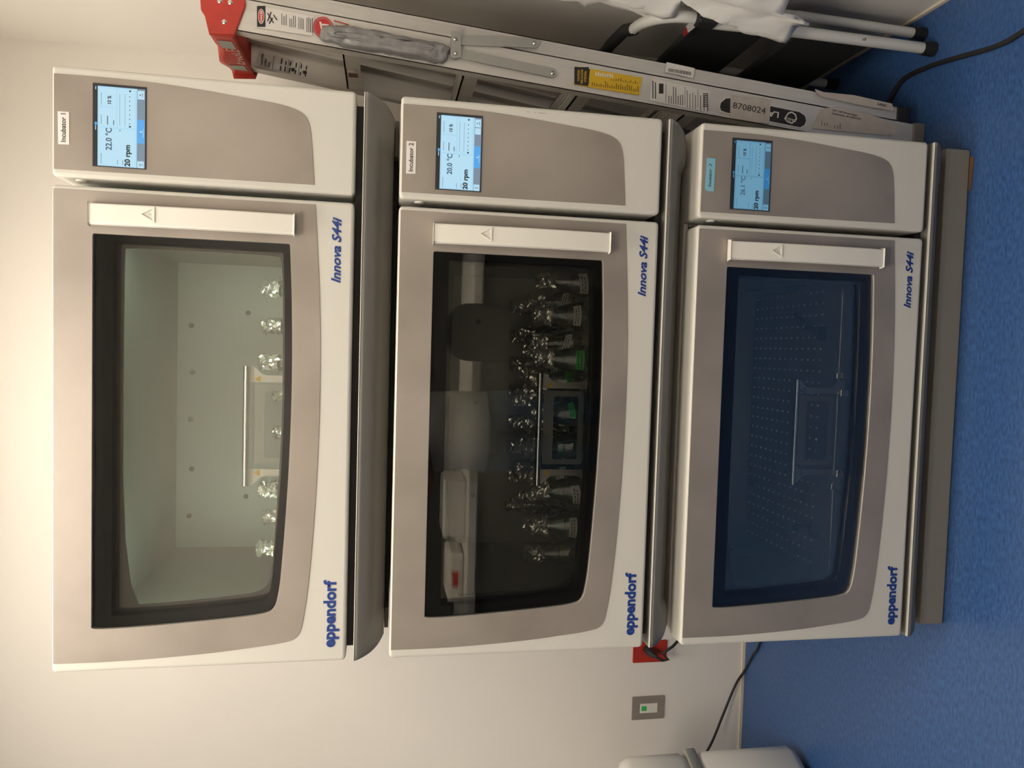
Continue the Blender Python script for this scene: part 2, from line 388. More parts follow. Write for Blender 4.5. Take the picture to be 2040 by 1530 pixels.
    def rect(s0, q0, s1, q1, mi, lay):
        (xa, za), (xb, zb_) = S(s0, q0), S(s1, q1); yy = -.0024-.0001*lay
        b.add([(xa, yy, zb_), (xb, yy, zb_), (xb, yy, za), (xa, yy, za)], [(0, 1, 2, 3)], mi)
    rect(.005, .085, .975, .985, 1, 0); rect(.005, .83, .975, .985, 2, 1)
    rect(.02, .12, .465, .80, 4, 1); rect(.49, .11, .715, .43, 4, 1); rect(.735, .11, .955, .43, 4, 1); rect(.49, .46, .955, .79, 4, 1)
    rect(.31, .835, .60, .975, 3, 2); rect(.005, .84, .09, .97, 4, 2); rect(.10, .84, .185, .97, 2, 3); rect(.85, .84, .955, .97, 4, 2); rect(.50, .03, .535, .075, 3, 2)
    if k == 1: rect(.755, .84, .84, .97, 4, 2)
    rect(.445, .885, .46, .93, 4, 3); rect(.385, .945, .49, .955, 4, 3)
    rect(.03, .15, .16, .158, 6, 3); rect(.03, .46, .09, .468, 6, 3); rect(.03, .56, .09, .568, 6, 3); rect(.46, .50, .44, .515, 6, 3)
    rect(.51, .15, .63, .158, 6, 3); rect(.51, .265, .62, .28, 5, 3); rect(.51, .38, .57, .394, 5, 3); rect(.75, .15, .90, .158, 6, 3)
    rect(.51, .50, .90, .505, 6, 3); rect(.51, .60, .90, .605, 6, 3)
    for i in range(7): rect(.535+.055*i, .685, .548+.055*i, .70, 5, 3)
    rect(.495, .68, .515, .715, 5, 3); rect(.93, .68, .95, .715, 5, 3); rect(.895, .88, .91, .90, 5, 4); rect(.88, .93, .925, .94, 5, 4)
    for i in range(3): rect(.03, .875+.028*i, .06, .883+.028*i, 5, 4)
    u, v = (1, 0, 0), (0, 0, 1)
    def stx(s_, q0, q1, tx, mi, bold, wid):
        x_, zb_ = S(s_, q1); hgt = abs(S(0, q0)[1]-zb_)
        text(b, tx, (x_, -.0029, zb_), u, v, hgt/.70, mi, bold=bold*1.5+.006, th=.0001, width=wid*(sx1-sx0))
    stx(.20, .24, .35, temp, 6, .012, .27); stx(.015, .60, .70, '20 rpm', 5, .022, .265); stx(.755, .27, .34, '10 %', 5, .015, .10)
    rect(.44, .04, .495, .055, 4, 2); rect(.93, .04, .965, .055, 4, 2)
    obj('touch_screen', b, [SCR_HDR, SCR_BG[k], SCR_BAR[k], SCR_BTN[k], SCR_PAN[k], SCR_TXT, SCR_TX2], c)
    # name sticker
    b = MB()
    if k < 2:
        za, zb_ = (-.0115, -.0315) if k == 0 else (-.012, -.032)
        xa, xb = (1.0225, 1.0835) if k == 0 else (1.0135, 1.079)
        sheet(b, [(xa, z(zb_)), (xb, z(zb_+.0003)), (xb-.0003, z(za)), (xa-.0003, z(za-.0008))], [], y=-.0020, th=.0007)
        text(b, 'Incubator %d' % (k+1), (xa+.0035, -.0021, z(zb_+.006)), u, v, .0125, 1, bold=.012, width=xb-xa-.008)
        tag(obj('name_sticker', b, [M['paper'], M['ink']], c), 'white printed name sticker')
    else:
        sheet(b, [(1.021, z(-.0335)), (1.0925, z(-.0345)), (1.0935, z(-.0145)), (1.025, z(-.0125)), (1.0215, z(-.018))], [], y=-.0020, th=.0006)
        text(b, 'Incubator  3', (1.0295, -.0021, z(-.026)), u, v, .0095, 1, bold=-.004, shear=.35, width=.050)
        tag(obj('name_sticker', b, [M['bluetape'], M['ink']], c), 'light blue handwritten tape')
    if k == 1:
        b = MB()
        for q, l in ((.0, .006), (.012, .004), (.018, .016)): b.box((1.1585, -.0004, z(-.26-q*1.4-l)), (1.1592, .0002, z(-.26-q*1.4)))
        obj('scuff_mark', b, M['grey'], c)
    # base: grey lip with long finger recess
    b = MB(); nU, nV = 96, 14
    def prof(s_, q):
        zz = -.578-.062*q
        inset = .036*(.40*q+.60*q**5)
        xx = -.002+inset + (W+.004-2*inset)*s_
        yy = -.001+.055*q**1.6
        rx = min((xx-.065)/.03, (1.095-xx)/.03); rz = (q-.42)/.16
        if q < .04: yy += .004*(1-q/.04)
        e = max(0, min(1, rx))*max(0, min(1, rz)); e = e*e*(3-2*e); yy += .022*e
        return (xx, yy, z(zz))
    b.grid(prof, nU, nV)
    top = [prof(i/nU, 0) for i in range(nU+1)]; bot = [prof(i/nU, 1) for i in range(nU+1)]
    L = [prof(0, j/nV) for j in range(nV+1)]; R = [prof(1, j/nV) for j in range(nV+1)]
    bk = lambda p: (p[0], .80, p[2])
    for seq in (top, bot, L, R):
        n_ = len(seq); b.add(list(seq)+[bk(p) for p in seq], [(i, i+1, i+1+n_, i+n_) for i in range(n_-1)])
    obj('base_tray', b, M['grey'], t, weld=True)
    b = MB().box((-.001, .0005, z(-.5795)), (W+.001, .008, z(-.5775))); tag(obj('lip_highlight', b, M['plastic'], t, bevel=.0008), 'pale strip painted as the highlight along the base tray lip')  # pale strip stands in for the highlight along the tray lip
    b = MB().box((.02, .03, z(-.5775)), (W-.02, .80, z(-.5625))); obj('spacer', b, M['rubber'], t)
    if k < 2:
        b = MB().box((.035, .14, z(-.651)), (W-.035, .80, z(-.641))); obj('stacking_frame', b, M['rubber'], t)
        for xa, xb in ((.028, .075), (W-.10, W-.022)): obj('stacking_foot', MB().box((xa, .10, z(-.650)), (xb, .16, z(-.641))), M['grey'], t, bevel=.002)
    # platform inside
    b = MB(); zt_ = z(TRAYZ)
    sheet(b, rrect(.098, .165, .848, .60, .02), [], th=.006, bevel=.001, to=lambda x, y, q: (x, y, zt_-.003+q))
    b.box((.10, .168, zt_-.018), (.846, .174, zt_-.006))
    if k > 0:
        for i in range(25):
            for j in range(13):
                x_ = .112+.0302*i; y_ = .24+.0285*j
                if y_ < .59 and .105 < x_ < .843:
                    b.lathe([(.0, .0030), (.0024, .0022), (.0034, 0)], (x_, y_, zt_), 8, mi=1)  # pale domes stand in for glints at the platform's hole edges
    pf = obj('platform', b, [M['grey'] if k == 2 else M['satin'], M['handle']], t)
    b = MB()
    b.tube([(.345, .128, z(-.335)), (.6065, .128, z(-.335))], .0072, 16)
    ph = obj('platform_handle', b, M['chrome'], t)
    for sgn, xm in ((1, .5875), (-1, .364)):
        b = MB()
        inn, o1 = (xm-sgn*.016), (xm+sgn*.018)
        pts = [(inn, -.342), (o1, -.342), (o1, -.348), (xm+sgn*.012, -.356), (xm+sgn*.002, -.366), (xm-sgn*.001, -.376), (xm-sgn*.001, -.430), (xm+sgn*.003, -.442), (xm+sgn*.014, -.452), (xm+sgn*.020, -.458), (xm+sgn*.020, -.472), (inn, -.472)]
        sheet(b, [(a, z(c_)) for a, c_ in (pts if sgn > 0 else pts[::-1])], [], y=.137, th=.003, bevel=.0005)
        br = obj('bracket', b, M['satin'], ph)
        b = MB(); cc = Vector((xm-sgn*.0085, 0, z(-.357)))
        sheet(b, tri(cc, .0135), [tri(cc, .0105)], y=.1362, th=.0008, mi=0); sheet(b, tri(cc, .0104), [], y=.1364, th=.0005, mi=1)
        if k < 2: obj('warning_triangle', b, [M['grey'] if k < 0 else M['orange'], M['yellow']], br)
        else: obj('warning_triangle', b, [M['black'], M['satin']], br)
    for xm, wd in ((.5755, .016), (.372, .016), (.618, .014), (.335, .014)):
        b = MB(); yy = .132 if wd > .015 else .152
        b.tube([(xm-wd/2, yy, z(-.459)), (xm+wd/2, yy, z(-.459))], .0085, 14)
        b.box((xm-wd/2, yy-.012, z(-.480)), (xm+wd/2, yy+.004, z(-.468)))
        obj('latch', b, M['chrome'], ph)
    b = MB(); b.tube([(.10, .150, z(-.462)), (.846, .150, z(-.462))], .003, 8); obj('rail', b, M['chrome'], ph)
    b = MB(); sheet(b, rrect(.392, z(-.445), .566, z(-.348), .008), [rrect(.404, z(-.432), .553, z(-.372), .006)], y=.139, th=.002); obj('sight_plate', b, M['grey'] if k else M['liner'], ph)
    if k == 2:
        for xm, sg in ((.215, -1), (.735, 1)):
            b = MB(); q = (xm, .30, zt_)
            b.box((xm-.028, .20, zt_), (xm+.010, .235, zt_+.012))
            b.tube([(xm, .225, zt_+.010), (xm+sg*.004, .25, zt_+.022), (xm+sg*.030, .30, zt_+.030), (xm+sg*.045, .33, zt_+.030)], .006, 8)
            tag(obj('clamp_lever', b, M['rubber'], t), 'black clamp lever on the platform')
        for xa in (.10, .846):
            b = MB().tube([(xa, .20, z(-.39)), (xa, .42, z(-.33))], .0022, 8); b.lathe([(0, .004), (.005, .003), (.006, 0)], (xa-.004 if xa > .5 else xa+.004, .42, z(-.33)), 8)
            obj('side_rod', b, M['chrome'], t)
    return t

LBL = ['top incubator of the stack, bright interior, screen reading 22.0', 'middle incubator of the stack, crowded with foil-capped flasks, screen reading 20.0', 'bottom incubator of the stack, empty dark chamber, blue tape name sticker']
ZT = [2.01, 2.01-PITCHZ, 2.01-2*PITCHZ]
for k in range(3): incubator(k, ZT[k], LBL[k], ['22.0 °C', '20.0 °C', '26.1 °C'][k])

t = thing('plinth', 'dark grey low plinth under the bottom incubator', 'plinth', (.59, .4, 0))
b = MB().box((.012, .036, .002), (1.172, .80, .0665)); obj('plinth_body', b, M['greylight'], t, bevel=.003)
for x_ in (.04, 1.10):
    for y_ in (.05, .74): obj('glide_pad', MB().box((x_, y_, 0), (x_+.04, y_+.03, .002)), M['rubber'], t)
b = MB().prism([(1.075, .029, 0), (1.150, .024, 0), (1.158, .0345, 0), (1.075, .0345, 0)], (0, 0, .004)); o = obj('shim', b, mat('brown_wood', (.14, .08, .05), .7), origin=(1.11, .02, 0), bevel=.001)
tag(o, 'thin brown shim on the floor at the plinth front corner', 'shim')

# ------------------------------------------------------------------ flasks
PROF = [(.0, .0), (.034, .0), (.038, .003), (.0385, .010), (.034, .030), (.0255, .060), (.0165, .085), (.0125, .098), (.012, .112), (.0145, .117)]
def flask_mesh():
    return MB().lathe(PROF[1:], n=28).lathe([(0, .0), (.034, 0)], n=28).mesh('flask', [M['flask']])
FLM = flask_mesh()
def liq_mesh(h, m):
    p = []
    for i in range(len(PROF)-1):
        (r0, z0), (r1, z1) = PROF[i], PROF[i+1]
        if z0 < h:
            p.append((max(r0-.0012, 0), z0+.001))
            if z1 >= h: q = (h-z0)/max(z1-z0, 1e-6); p.append((r0+(r1-r0)*q-.0012, h))
    p.append((0, h)); return MB().lathe(p, n=24).mesh('medium', [m])
LQ = {'a': liq_mesh(.034, M['algae']), 'b': liq_mesh(.036, M['broth'])}
def foil_mesh(seed, sq=1.0, length=.040):
    rnd = random.Random(seed); b = MB(); n = 22; rows = 13; off = Vector((rnd.random()*50, rnd.random()*50, rnd.random()*50))
    vs = []
    for j in range(rows+1):
        q = j/rows
        if q < .25: r = .021*sin(q/.25*pi/2)*.98; h = .133-.006*(q/.25)**2
        elif q < .6: r = .021-.004*(q-.25)/.35; h = .127-.016*(q-.25)/.35
        else: r = .017+.004*((q-.6)/.4)+.003*(seed % 3)*((q-.6)/.4); h = .111-length*.62*(q-.6)/.4
        for i in range(n):
            a = 2*pi*i/n+.2*sin(j*1.7)
            d = noise.noise(Vector((cos(a)*2.2, sin(a)*2.2, q*7))+off)
            d2 = noise.noise(Vector((cos(a)*6, sin(a)*6, q*17))+off)
            rr = r*(1+.28*d+.18*d2)*(1 if q > .02 else 0)
            hh = h+(.004*d2 if 0 < q < .95 else 0)+(.010*noise.noise(Vector((i*.9, seed, 0))) if q > .9 else 0)
            vs.append((rr*cos(a), rr*sin(a)*sq, hh))
    b.add(vs, [(j*n+i, j*n+(i+1) % n, (j+1)*n+(i+1) % n, (j+1)*n+i) for j in range(rows) for i in range(n)], 0)
    return b.mesh('foil_cap', [M['foil']])
FOILS = [foil_mesh(s) for s in range(6)]
PLUG = MB().lathe([(0, .126), (.013, .125), (.0145, .118), (.0118, .112), (.0112, .098), (0, .097)], n=18).mesh('plug', [M['plug']])
def wrap_label(z0, z1, a0, a1, m, seed, tilt=0.0):
    b = MB(); N = 10
    def rad(h):
        for i in range(len(PROF)-1):
            (r0, h0), (r1, h1) = PROF[i], PROF[i+1]
            if h0 <= h <= h1 and h1 > h0: return r0+(r1-r0)*(h-h0)/(h1-h0)
        return .03
    def P(u, v, e=.0008):
        a = a0+(a1-a0)*u; h = z0+(z1-z0)*v+tilt*(u-.5); r = rad(h)+e
        return (r*sin(a), -r*cos(a), h)
    b.grid(P, N, 3, 0)
    rnd = random.Random(seed)
    for row in (.28, .62):
        u = .1
        while u < .82:
            w_ = rnd.uniform(.04, .14)
            b.grid(lambda s_, q: P(u+w_*s_, row+.13*q+rnd.random()*.03, .0013), 2, 1, 1); u += w_+rnd.uniform(.03, .08)
    return b.mesh('label_tape', [m, M['ink']])
DASH = MB().box((-.011, -.0185, .120), (.011, -.0165, .1215)).mesh('marker_line', [M['ink']])
TAPES = {
 'w': wrap_label(.018, .036, -.75, .75, M['paper'], 3), 'W': wrap_label(.010, .030, -.9, .5, M['paper'], 5, .008), 'v': wrap_label(.030, .046, -.6, .8, M['paper'], 8, -.012),
 'g': wrap_label(.014, .034, -.7, .7, M['greentape'], 11), 'G': wrap_label(.026, .040, -.2, 1.0, M['greentape'], 13, .004)}
def flask(x, y, z0, rot, fi, label, group, tape=None, tape2=None, liq=None, plug=False, name='conical_flask'):
    t = thing(name, label, 'flask', (x, y, z0), group); t.rotation_euler.z = rot
    def ch(nm, me, r=0):
        o = bpy.data.objects.new(nm, me); link(o, t); o.rotation_euler.z = r; return o
    ch('glass_body', FLM); ch('foil_cap', FOILS[fi % 6], rot*5+fi)
    if liq: ch('medium', LQ[liq])
    if plug: ch('plug', PLUG)
    if tape: ch('label_tape', TAPES[tape], -rot)
    if tape2: ch('label_tape', TAPES[tape2], -rot+.5)
    return t
P2 = [(0.83, 0.215, 'W'), (0.784, 0.329, 'v'), (0.747, 0.237, 'w'), (0.782, 0.57, None), (0.702, 0.447, None), (0.677, 0.287, 'v'), (0.699, 0.555, None), (0.66, 0.372, None),
      (0.639, 0.21, 'g'), (0.62, 0.56, None), (0.595, 0.427, 'v'), (0.581, 0.273, 'G'), (0.537, 0.562, None), (0.522, 0.473, None), (0.55, 0.353, None), (0.504, 0.235, 'G'),
      (0.449, 0.562, None), (0.473, 0.315, None), (0.454, 0.475, 'v'), (0.418, 0.249, None), (0.427, 0.395, None), (0.396, 0.335, 'G'), (0.375, 0.555, None), (0.337, 0.415, 'g'),
      (0.338, 0.305, 'v'), (0.295, 0.530, None), (0.315, 0.217, 'W'), (0.262, 0.390, None), (0.207, 0.560, None), (0.229, 0.21, 'w'), (0.213, 0.300, None), (0.148, 0.245, None)]
rows = {'front': [], 'second': [], 'third': [], 'back': []}
for i, (x, y, tp) in enumerate(P2):
    rows['front' if y < .26 else 'second' if y < .36 else 'third' if y < .50 else 'back'].append((x, y, tp, i))
ORD = ['first', 'second', 'third', 'fourth', 'fifth', 'sixth', 'seventh', 'eighth', 'ninth', 'tenth', 'eleventh', 'twelfth', 'thirteenth']
rnd = random.Random(3)
TN = {None: '', 'w': ' with a white paper label', 'W': ' with a large white label', 'v': ' with a slanted white label', 'g': ' with wide green tape', 'G': ' with narrow green tape'}
zt2 = ZT[1]+TRAYZ
for rn, lst in rows.items():
    lst.sort()
    for j, (x, y, tp, i) in enumerate(lst):
        lb = 'foil-capped flask%s, %s from left, %s row, middle incubator' % (TN[tp].replace(' with a', ' with'), ORD[j], rn)
        flask(x, y, zt2+.0002, rnd.uniform(-.6, .6), i, lb, 'foil-capped flasks in the middle incubator', tape=tp, tape2='G' if i in (23,) else None,
              liq='a' if i in (8, 11, 15, 19, 21, 24, 26, 29) else ('b' if i in (0, 2, 31, 5) else None), plug=(i % 2 == 0))
zt1 = ZT[0]+TRAYZ
P1 = [(.790, .30, 'rightmost of the flasks in the top incubator'), (.700, .33, 'second from the right in the top incubator'), (.612, .29, 'just right of the chrome rod in the top incubator'),
      (.520, .53, 'behind the chrome rod in the top incubator, right one'), (.415, .53, 'behind the chrome rod in the top incubator, left one'), (.302, .31, 'just left of the chrome rod in the top incubator'),
      (.215, .39, 'second from the left in the top incubator'), (.163, .29, 'leftmost of the flasks in the top incubator'), (.27, .52, 'standing behind its left neighbours in the top incubator')]
for i, (x, y, lb) in enumerate(P1):
    flask(x, y, zt1+.0002, rnd.uniform(-.6, .6), i+2, 'foil-capped flask '+lb, 'foil-capped flasks in the top incubator', liq='b' if i in (2,) else None, plug=i in (6, 7))

# ------------------------------------------------------------------ wall fittings
t = thing('light_switch', 'white rocker switch in a steel wall plate with green tape dot', 'light switch', (-.662, YB, .381))
b = MB(); sheet(b, rrect(-.706, .318, -.618, .444, .003), [rrect(-.681, .345, -.645, .413, .001)], y=YB-.005, th=.005, bevel=.001); obj('wall_plate', b, M['steel'], t)
b = MB().box((-.681, YB-.006, .345), (-.645, YB, .413)); rk = obj('rocker', b, M['handle'], t, bevel=.001)
b = MB().box((-.672, YB-.0066, .388), (-.654, YB-.006, .408)); obj('tape_dot', b, M['greentape'], rk)
for zz in (.328, .434): obj('plate_screw', MB().lathe([(0, .001), (.003, .0006), (.003, 0)], (-.662, YB-.005, zz), 10, axis='y'), M['zinc'], t)
t = thing('power_outlet', 'red double wall outlet beside the bottom incubator', 'outlet', (-.447, YB, .381))
b = MB(); sheet(b, rrect(-.488, .317, -.406, .448, .003), [], y=YB-.006, th=.006, bevel=.001); obj('wall_plate', b, M['outred'], t)
for zz in (.356, .408):
    b = MB()
    for dx in (-.008, .008): b.box((-.447+dx-.001, YB-.0068, zz), (-.447+dx+.001, YB-.0058, zz+.008))
    b.lathe([(0, .0008), (.003, .0008), (.003, 0)], (-.447, YB-.006, zz-.008), 8, axis='y')
    obj('socket_slots', b, M['black'], t)
t = thing('plugged_lead', 'black power cord plugged into the red wall outlet', 'power cord', (-.43, YB-.03, .40))
b = MB(); c0 = at_y(1293, 1298, YB-.02); c0 = Vector((-.437, YB-.006, .395))
b.tube([c0, c0+Vector((0, -.016, 0)), c0+Vector((-.004, -.036, -.006)), c0+Vector((-.012, -.048, -.022))], [.015, .016, .013, .006], 12); obj('plug_body', b, M['rubber'], t)
b = MB(); c1 = c0+Vector((-.012, -.048, -.022))
pts = [c1, c1+Vector((-.010, -.006, -.018)), c1+Vector((-.008, -.006, -.040)), at_y(1320, 1302, YB-.06), at_y(1340, 1288, YB-.06), at_y(1355, 1272, YB-.05), (-.25, YB-.04, .20), (.0, YB-.04, .18)]
b.tube(pts, .0052, 10); obj('cord', b, M['rubber'], t)
# white cord running from the bin to the wall foot
b = MB(); pts = [at_y(1380, 1540, .90), at_y(1415, 1485, .93), at_y(1440, 1425, .965), at_y(1465, 1365, .985), at_y(1484, 1335, .992)]
q0 = at_z(1500, 1305, .006); q1 = at_z(1512, 1285, .006); pts += [q0, q1, (-.25, .86, .006), (0.1, .9, .006)]
def smooth_path(P, n=6):
    P = [Vector(p) for p in P]; out = []
    for i in range(len(P)-1):
        p0, p1, p2, p3 = P[max(i-1, 0)], P[i], P[i+1], P[min(i+2, len(P)-1)]
        for k in range(n):
            s_ = k/n; out.append(.5*((2*p1)+(p2-p0)*s_+(2*p0-5*p1+4*p2-p3)*s_*s_+(3*p1-p0-3*p2+p3)*s_**3))
    out.append(P[-1]); return out
b.tube(smooth_path(pts), .0045, 8); tag(obj('floor_cord', b, M['rubber'], origin=q1), 'thin black cord sagging from the white bin to the floor by the back wall', 'cord')
b = MB(); pts = [at_z(2120, 10, .007), at_z(2040, 62, .007), at_z(1985, 92, .007), at_z(1900, 117, .007), at_z(1850, 133, .007), at_z(1800, 158, .007), at_z(1775, 195, .007), at_z(1750, 235, .007), (1.25, .60, .007), (1.22, .85, .007)]
b.tube(smooth_path(pts), .0065, 8); tag(obj('power_cable', b, M['rubber'], origin=pts[2]), 'thick black cable lying on blue floor beside the ladder foot', 'cable')

# ------------------------------------------------------------------ white bin at lower left
def rot(p, c, a):
    x, y = p[0]-c[0], p[1]-c[1]; return (c[0]+x*cos(a)-y*sin(a), c[1]+x*sin(a)+y*cos(a), p[2])
bc = (-.60, .62); ba = radians(-24)
t = thing('waste_bin', 'tall white plastic bin with a metal band at the left wall', 'bin', (bc[0]-.2, bc[1]-.2, 0))
def rbox(x0, y0, z0, x1, y1, z1, r, n=6):
    b = MB(); rings = []
    for zz, ins in ((z0, r), (z0+r*.3, r*.29), (z0+r, 0), (z1-r, 0), (z1-r*.3, r*.29), (z1, r)):
        pl = rrect(x0+ins, y0+ins, x1-ins, y1-ins, r, n); rings.append([(a, c_, zz) for a, c_ in pl])
    N = len(rings[0]); vs = [rot(p, bc, ba) for rg in rings for p in rg]
    b.add(vs, [(j*N+i, j*N+(i+1) % N, (j+1)*N+(i+1) % N, (j+1)*N+i) for j in range(len(rings)-1) for i in range(N)], 0, True)
    b.add(vs[:N], [tuple(range(N-1, -1, -1))]); b.add(vs[-N:], [tuple(range(N))]); return b
obj('lower_body', rbox(-1.02, .16, .02, -.60, .62, .385, .035), M['bin'], t)
obj('upper_body', rbox(-1.02, .16, .395, -.60, .62, .63, .035), M['bin'], t)
obj('metal_band', rbox(-1.017, .163, .372, -.597, .617, .408, .004), M['zinc'], t)
obj('foot_ring', rbox(-.98, .20, .0, -.65, .57, .03, .01), M['rubber'], t)

# ------------------------------------------------------------------ ladder
YN = .20
yfar = lambda z_: .775-.187*z_ if z_ > .3 else .719
xf = lambda z_: 1.242+.081*z_
xr = lambda z_: 1.297+.080*z_
lad = thing('stepladder', 'aluminium stepladder with a red top cap, folded beside the incubators', 'ladder', (1.30, .45, 0))
def rail(name, xc, hw, z0, z1, yf, inward, m=M['alu'], tw=.002, fl=.028):
    b = MB()
    def pt(zz, dx, dy): return Vector((xc(zz)+dx, yf(zz)+dy, zz))
    n = 1; s = inward
    for dx0, dx1, dy0, dy1 in ((-hw, hw, 0, tw*s), (-hw, -hw+tw, 0, fl*s), (hw-tw, hw, 0, fl*s)):
        vs = [pt(z0, dx0, dy0), pt(z0, dx1, dy0), pt(z0, dx1, dy1), pt(z0, dx0, dy1), pt(z1, dx0, dy0), pt(z1, dx1, dy0), pt(z1, dx1, dy1), pt(z1, dx0, dy1)]
        b.add(vs, [(0, 3, 2, 1), (4, 5, 6, 7), (0, 1, 5, 4), (1, 2, 6, 5), (2, 3, 7, 6), (3, 0, 4, 7)])
    for k in (-.45, .45):      # extruded ribs
        a = hw*k; vs = [pt(z0, a-.0008, -.0008*s), pt(z0, a+.0008, -.0008*s), pt(z1, a+.0008, -.0008*s), pt(z1, a-.0008, -.0008*s)]
        b.add([v for v in vs], [(0, 1, 2, 3)])
    return obj(name, b, m, lad)
fr_n = rail('front_rail', xf, .036, .03, 1.73, lambda q: YN, 1)
fr_f = rail('front_rail', xf, .036, .03, 1.73, yfar, -1)
re_n = rail('rear_rail', xr, .018, .06, 1.74, lambda q: YN+.004, 1)
re_f = rail('rear_rail', xr, .018, .06, 1.74, yfar, -1)
for j, zz in enumerate((1.475, 1.196, .917, .638, .359)):
    b = MB(); x0, x1 = xf(zz)-.034, xf(zz)+.034
    b.box((x0, YN+.003, zz+.012), (x1, yfar(zz)-.003, zz+.016)); b.box((x0, YN+.003, zz-.022), (x0+.003, yfar(zz)-.003, zz+.016)); b.box((x1-.003, YN+.003, zz-.012), (x1, yfar(zz)-.003, zz+.016))
    for r_ in range(5): b.box((x0+.008+.012*r_, YN+.005, zz+.016), (x0+.011+.012*r_, yfar(zz)-.005, zz+.0172))
    st = obj('step', b, M['alu'], lad)
    if j == 0:
        b = MB().box((x0-.0006, .315, zz-.018), (x0, .375, zz+.012)); b.box((x0-.001, .345, zz-.014), (x0-.0004, .37, zz+.008), 1); b.box((x0-.001, .325, zz-.006), (x0-.0004, .338, zz+.008), 2)
        obj('step_sticker', b, [M['kraft'], mat('brown_print', (.16, .08, .06), .6), M['paper']], st)
for zz in (.64,):
    b = MB(); x0, x1 = xr(zz)-.010, xr(zz)+.010
    b.box((x0, YN+.006, zz-.012), (x1, yfar(zz)-.003, zz+.012)); obj('rear_brace', b, M['alu'], lad)
# feet
b = MB().box((xf(.03)-.038, YN-.004, 0), (xf(.03)+.038, YN+.032, .034)); obj('foot', b, M['grey'], lad, bevel=.003)
b = MB().box((xf(.03)-.038, yfar(0)-.032, 0), (xf(.03)+.038, yfar(0)+.004, .034)); obj('foot', b, M['grey'], lad, bevel=.003)
b = MB().box((xr(.06)-.020, YN-.001, .045), (xr(.06)+.020, YN+.03, .08)); obj('foot', b, M['rubber'], lad, bevel=.003)
# red cap
b = MB(); yy = YN-.004
A = [(1.334, 1.722), (1.330, 1.773), (1.368, 1.782), (1.380, 1.790), (1.50, 1.80), (1.50, 1.715), (1.40, 1.700)]
b.prism([(x_, yy, z_) for x_, z_ in A], (0, .004, 0))
b.prism([(x_, .462, z_) for x_, z_ in A], (0, .004, 0))
nF = 14
def capf(u_, v_):
    yq = yy+(.466-yy)*u_; nt = .006*sin(pi*min(1, max(0, (u_-.25)/.5)))
    zt = 1.773+.012*math.exp(-((u_-.62)/.16)**2)-.006*math.exp(-((u_-.35)/.10)**2)
    return (1.332+.010*u_-.008*math.exp(-((u_-.55)/.2)**2)*v_, yq, 1.722+(zt-1.722)*v_)
b.grid(capf, nF*2, 6)
b.grid(lambda u_, v_: (capf(u_, 1)[0]+(1.50-1.335)*v_, capf(u_, 1)[1], capf(u_, 1)[2]+.02*v_), nF*2, 4)
cap = obj('top_cap', b, M['red'], lad, solid=.003)
for u0, u1 in ((.12, .30), (.70, .86)):
    b = MB(); vs = [Vector(capf(u_, v_))+Vector((-.0026, 0, 0)) for u_, v_ in ((u0, .22), (u1, .22), (u1-.02, .84), (u0, .84))]
    b.add(vs, [(0, 3, 2, 1)]); tag(obj('cap_hole', b, M['zinc'], cap), 'pale square hole')
b = MB(); o0 = Vector(capf(.67, .12))+Vector((-.0030, 0, 0)); o1 = Vector(capf(.33, .12))+Vector((-.0030, 0, 0))
text(b, 'EAGLE', o0, o1-o0, (0, 0, 1), .042, bold=.0, width=.10, th=.0006); tag(obj('embossed_lettering', b, mat('faded_white_print', (.62, .40, .36), .6), cap), 'raised pale lettering')
for px, py in ((405+33, 2), (459, 5), (447, 44)):
    q = at_y(px, py, yy); obj('rivet', MB().lathe([(0, .003), (.0045, .0022), (.0065, 0)], (q.x, yy-.0002, q.z), 14, axis='y'), M['chrome'], cap)
# stickers on the near rails
YS = YN-.0014
def sticker(name, quad, cols, Y=YS, parent=lad, th=.0006, label=None, extra=None):
    P = [at_y(px, py, Y) for px, py in quad]; P = [(p.x, p.z) for p in P]
    area = sum(P[i][0]*P[(i+1) % len(P)][1]-P[(i+1) % len(P)][0]*P[i][1] for i in range(len(P)))
    if area < 0: P = P[::-1]
    b = MB(); sheet(b, P, [], y=Y-th, th=th)
    if extra: extra(b)
    o = obj(name, b, cols, parent)
    if label: o['label'] = label
    return o
def q2(b, px0, py0, px1, py1, mi, lay, slope=.150, Y=YS):   # bar between two photo points, drawn as a thin raised print
    P = []
    for (a, c_) in ((px0, py0), (px1, py0), (px1, py1), (px0, py1)):
        P.append(at_y(a, c_, Y))
    yy_ = Y-.0007-.00012*lay
    b.add([(p.x, yy_, p.z) for p in P], [(0, 1, 2, 3)], mi)
def lines(b, x0, x1, y0, y1, mi, n, seed=1, slope=.147, thick=.5, jitter=.3, Y=None):
    rn = random.Random(seed)
    for i in range(n):
        cx = x0+(x1-x0)*(i+.5)/n; dy = (cx-x0)*slope; w_ = (x1-x0)/n*thick/2
        q2(b, cx-w_, y0+dy+(y1-y0)*rn.random()*jitter, cx+w_, y1+dy, mi, 1, Y=YS if Y is None else Y)
def vtext(b, s, px, py, px2, py2, size, mi, bold=.01, Y=YS):    # text running from pixel A to pixel B
    a, c_ = at_y(px, py, Y-.0009), at_y(px2, py2, Y-.0009)
    u = (c_-a); wd = u.length; u.normalize(); v = Vector((0, -1, 0)).cross(u)
    text(b, s, a, u, v, size, mi, bold=bold, width=wd, th=.0001)
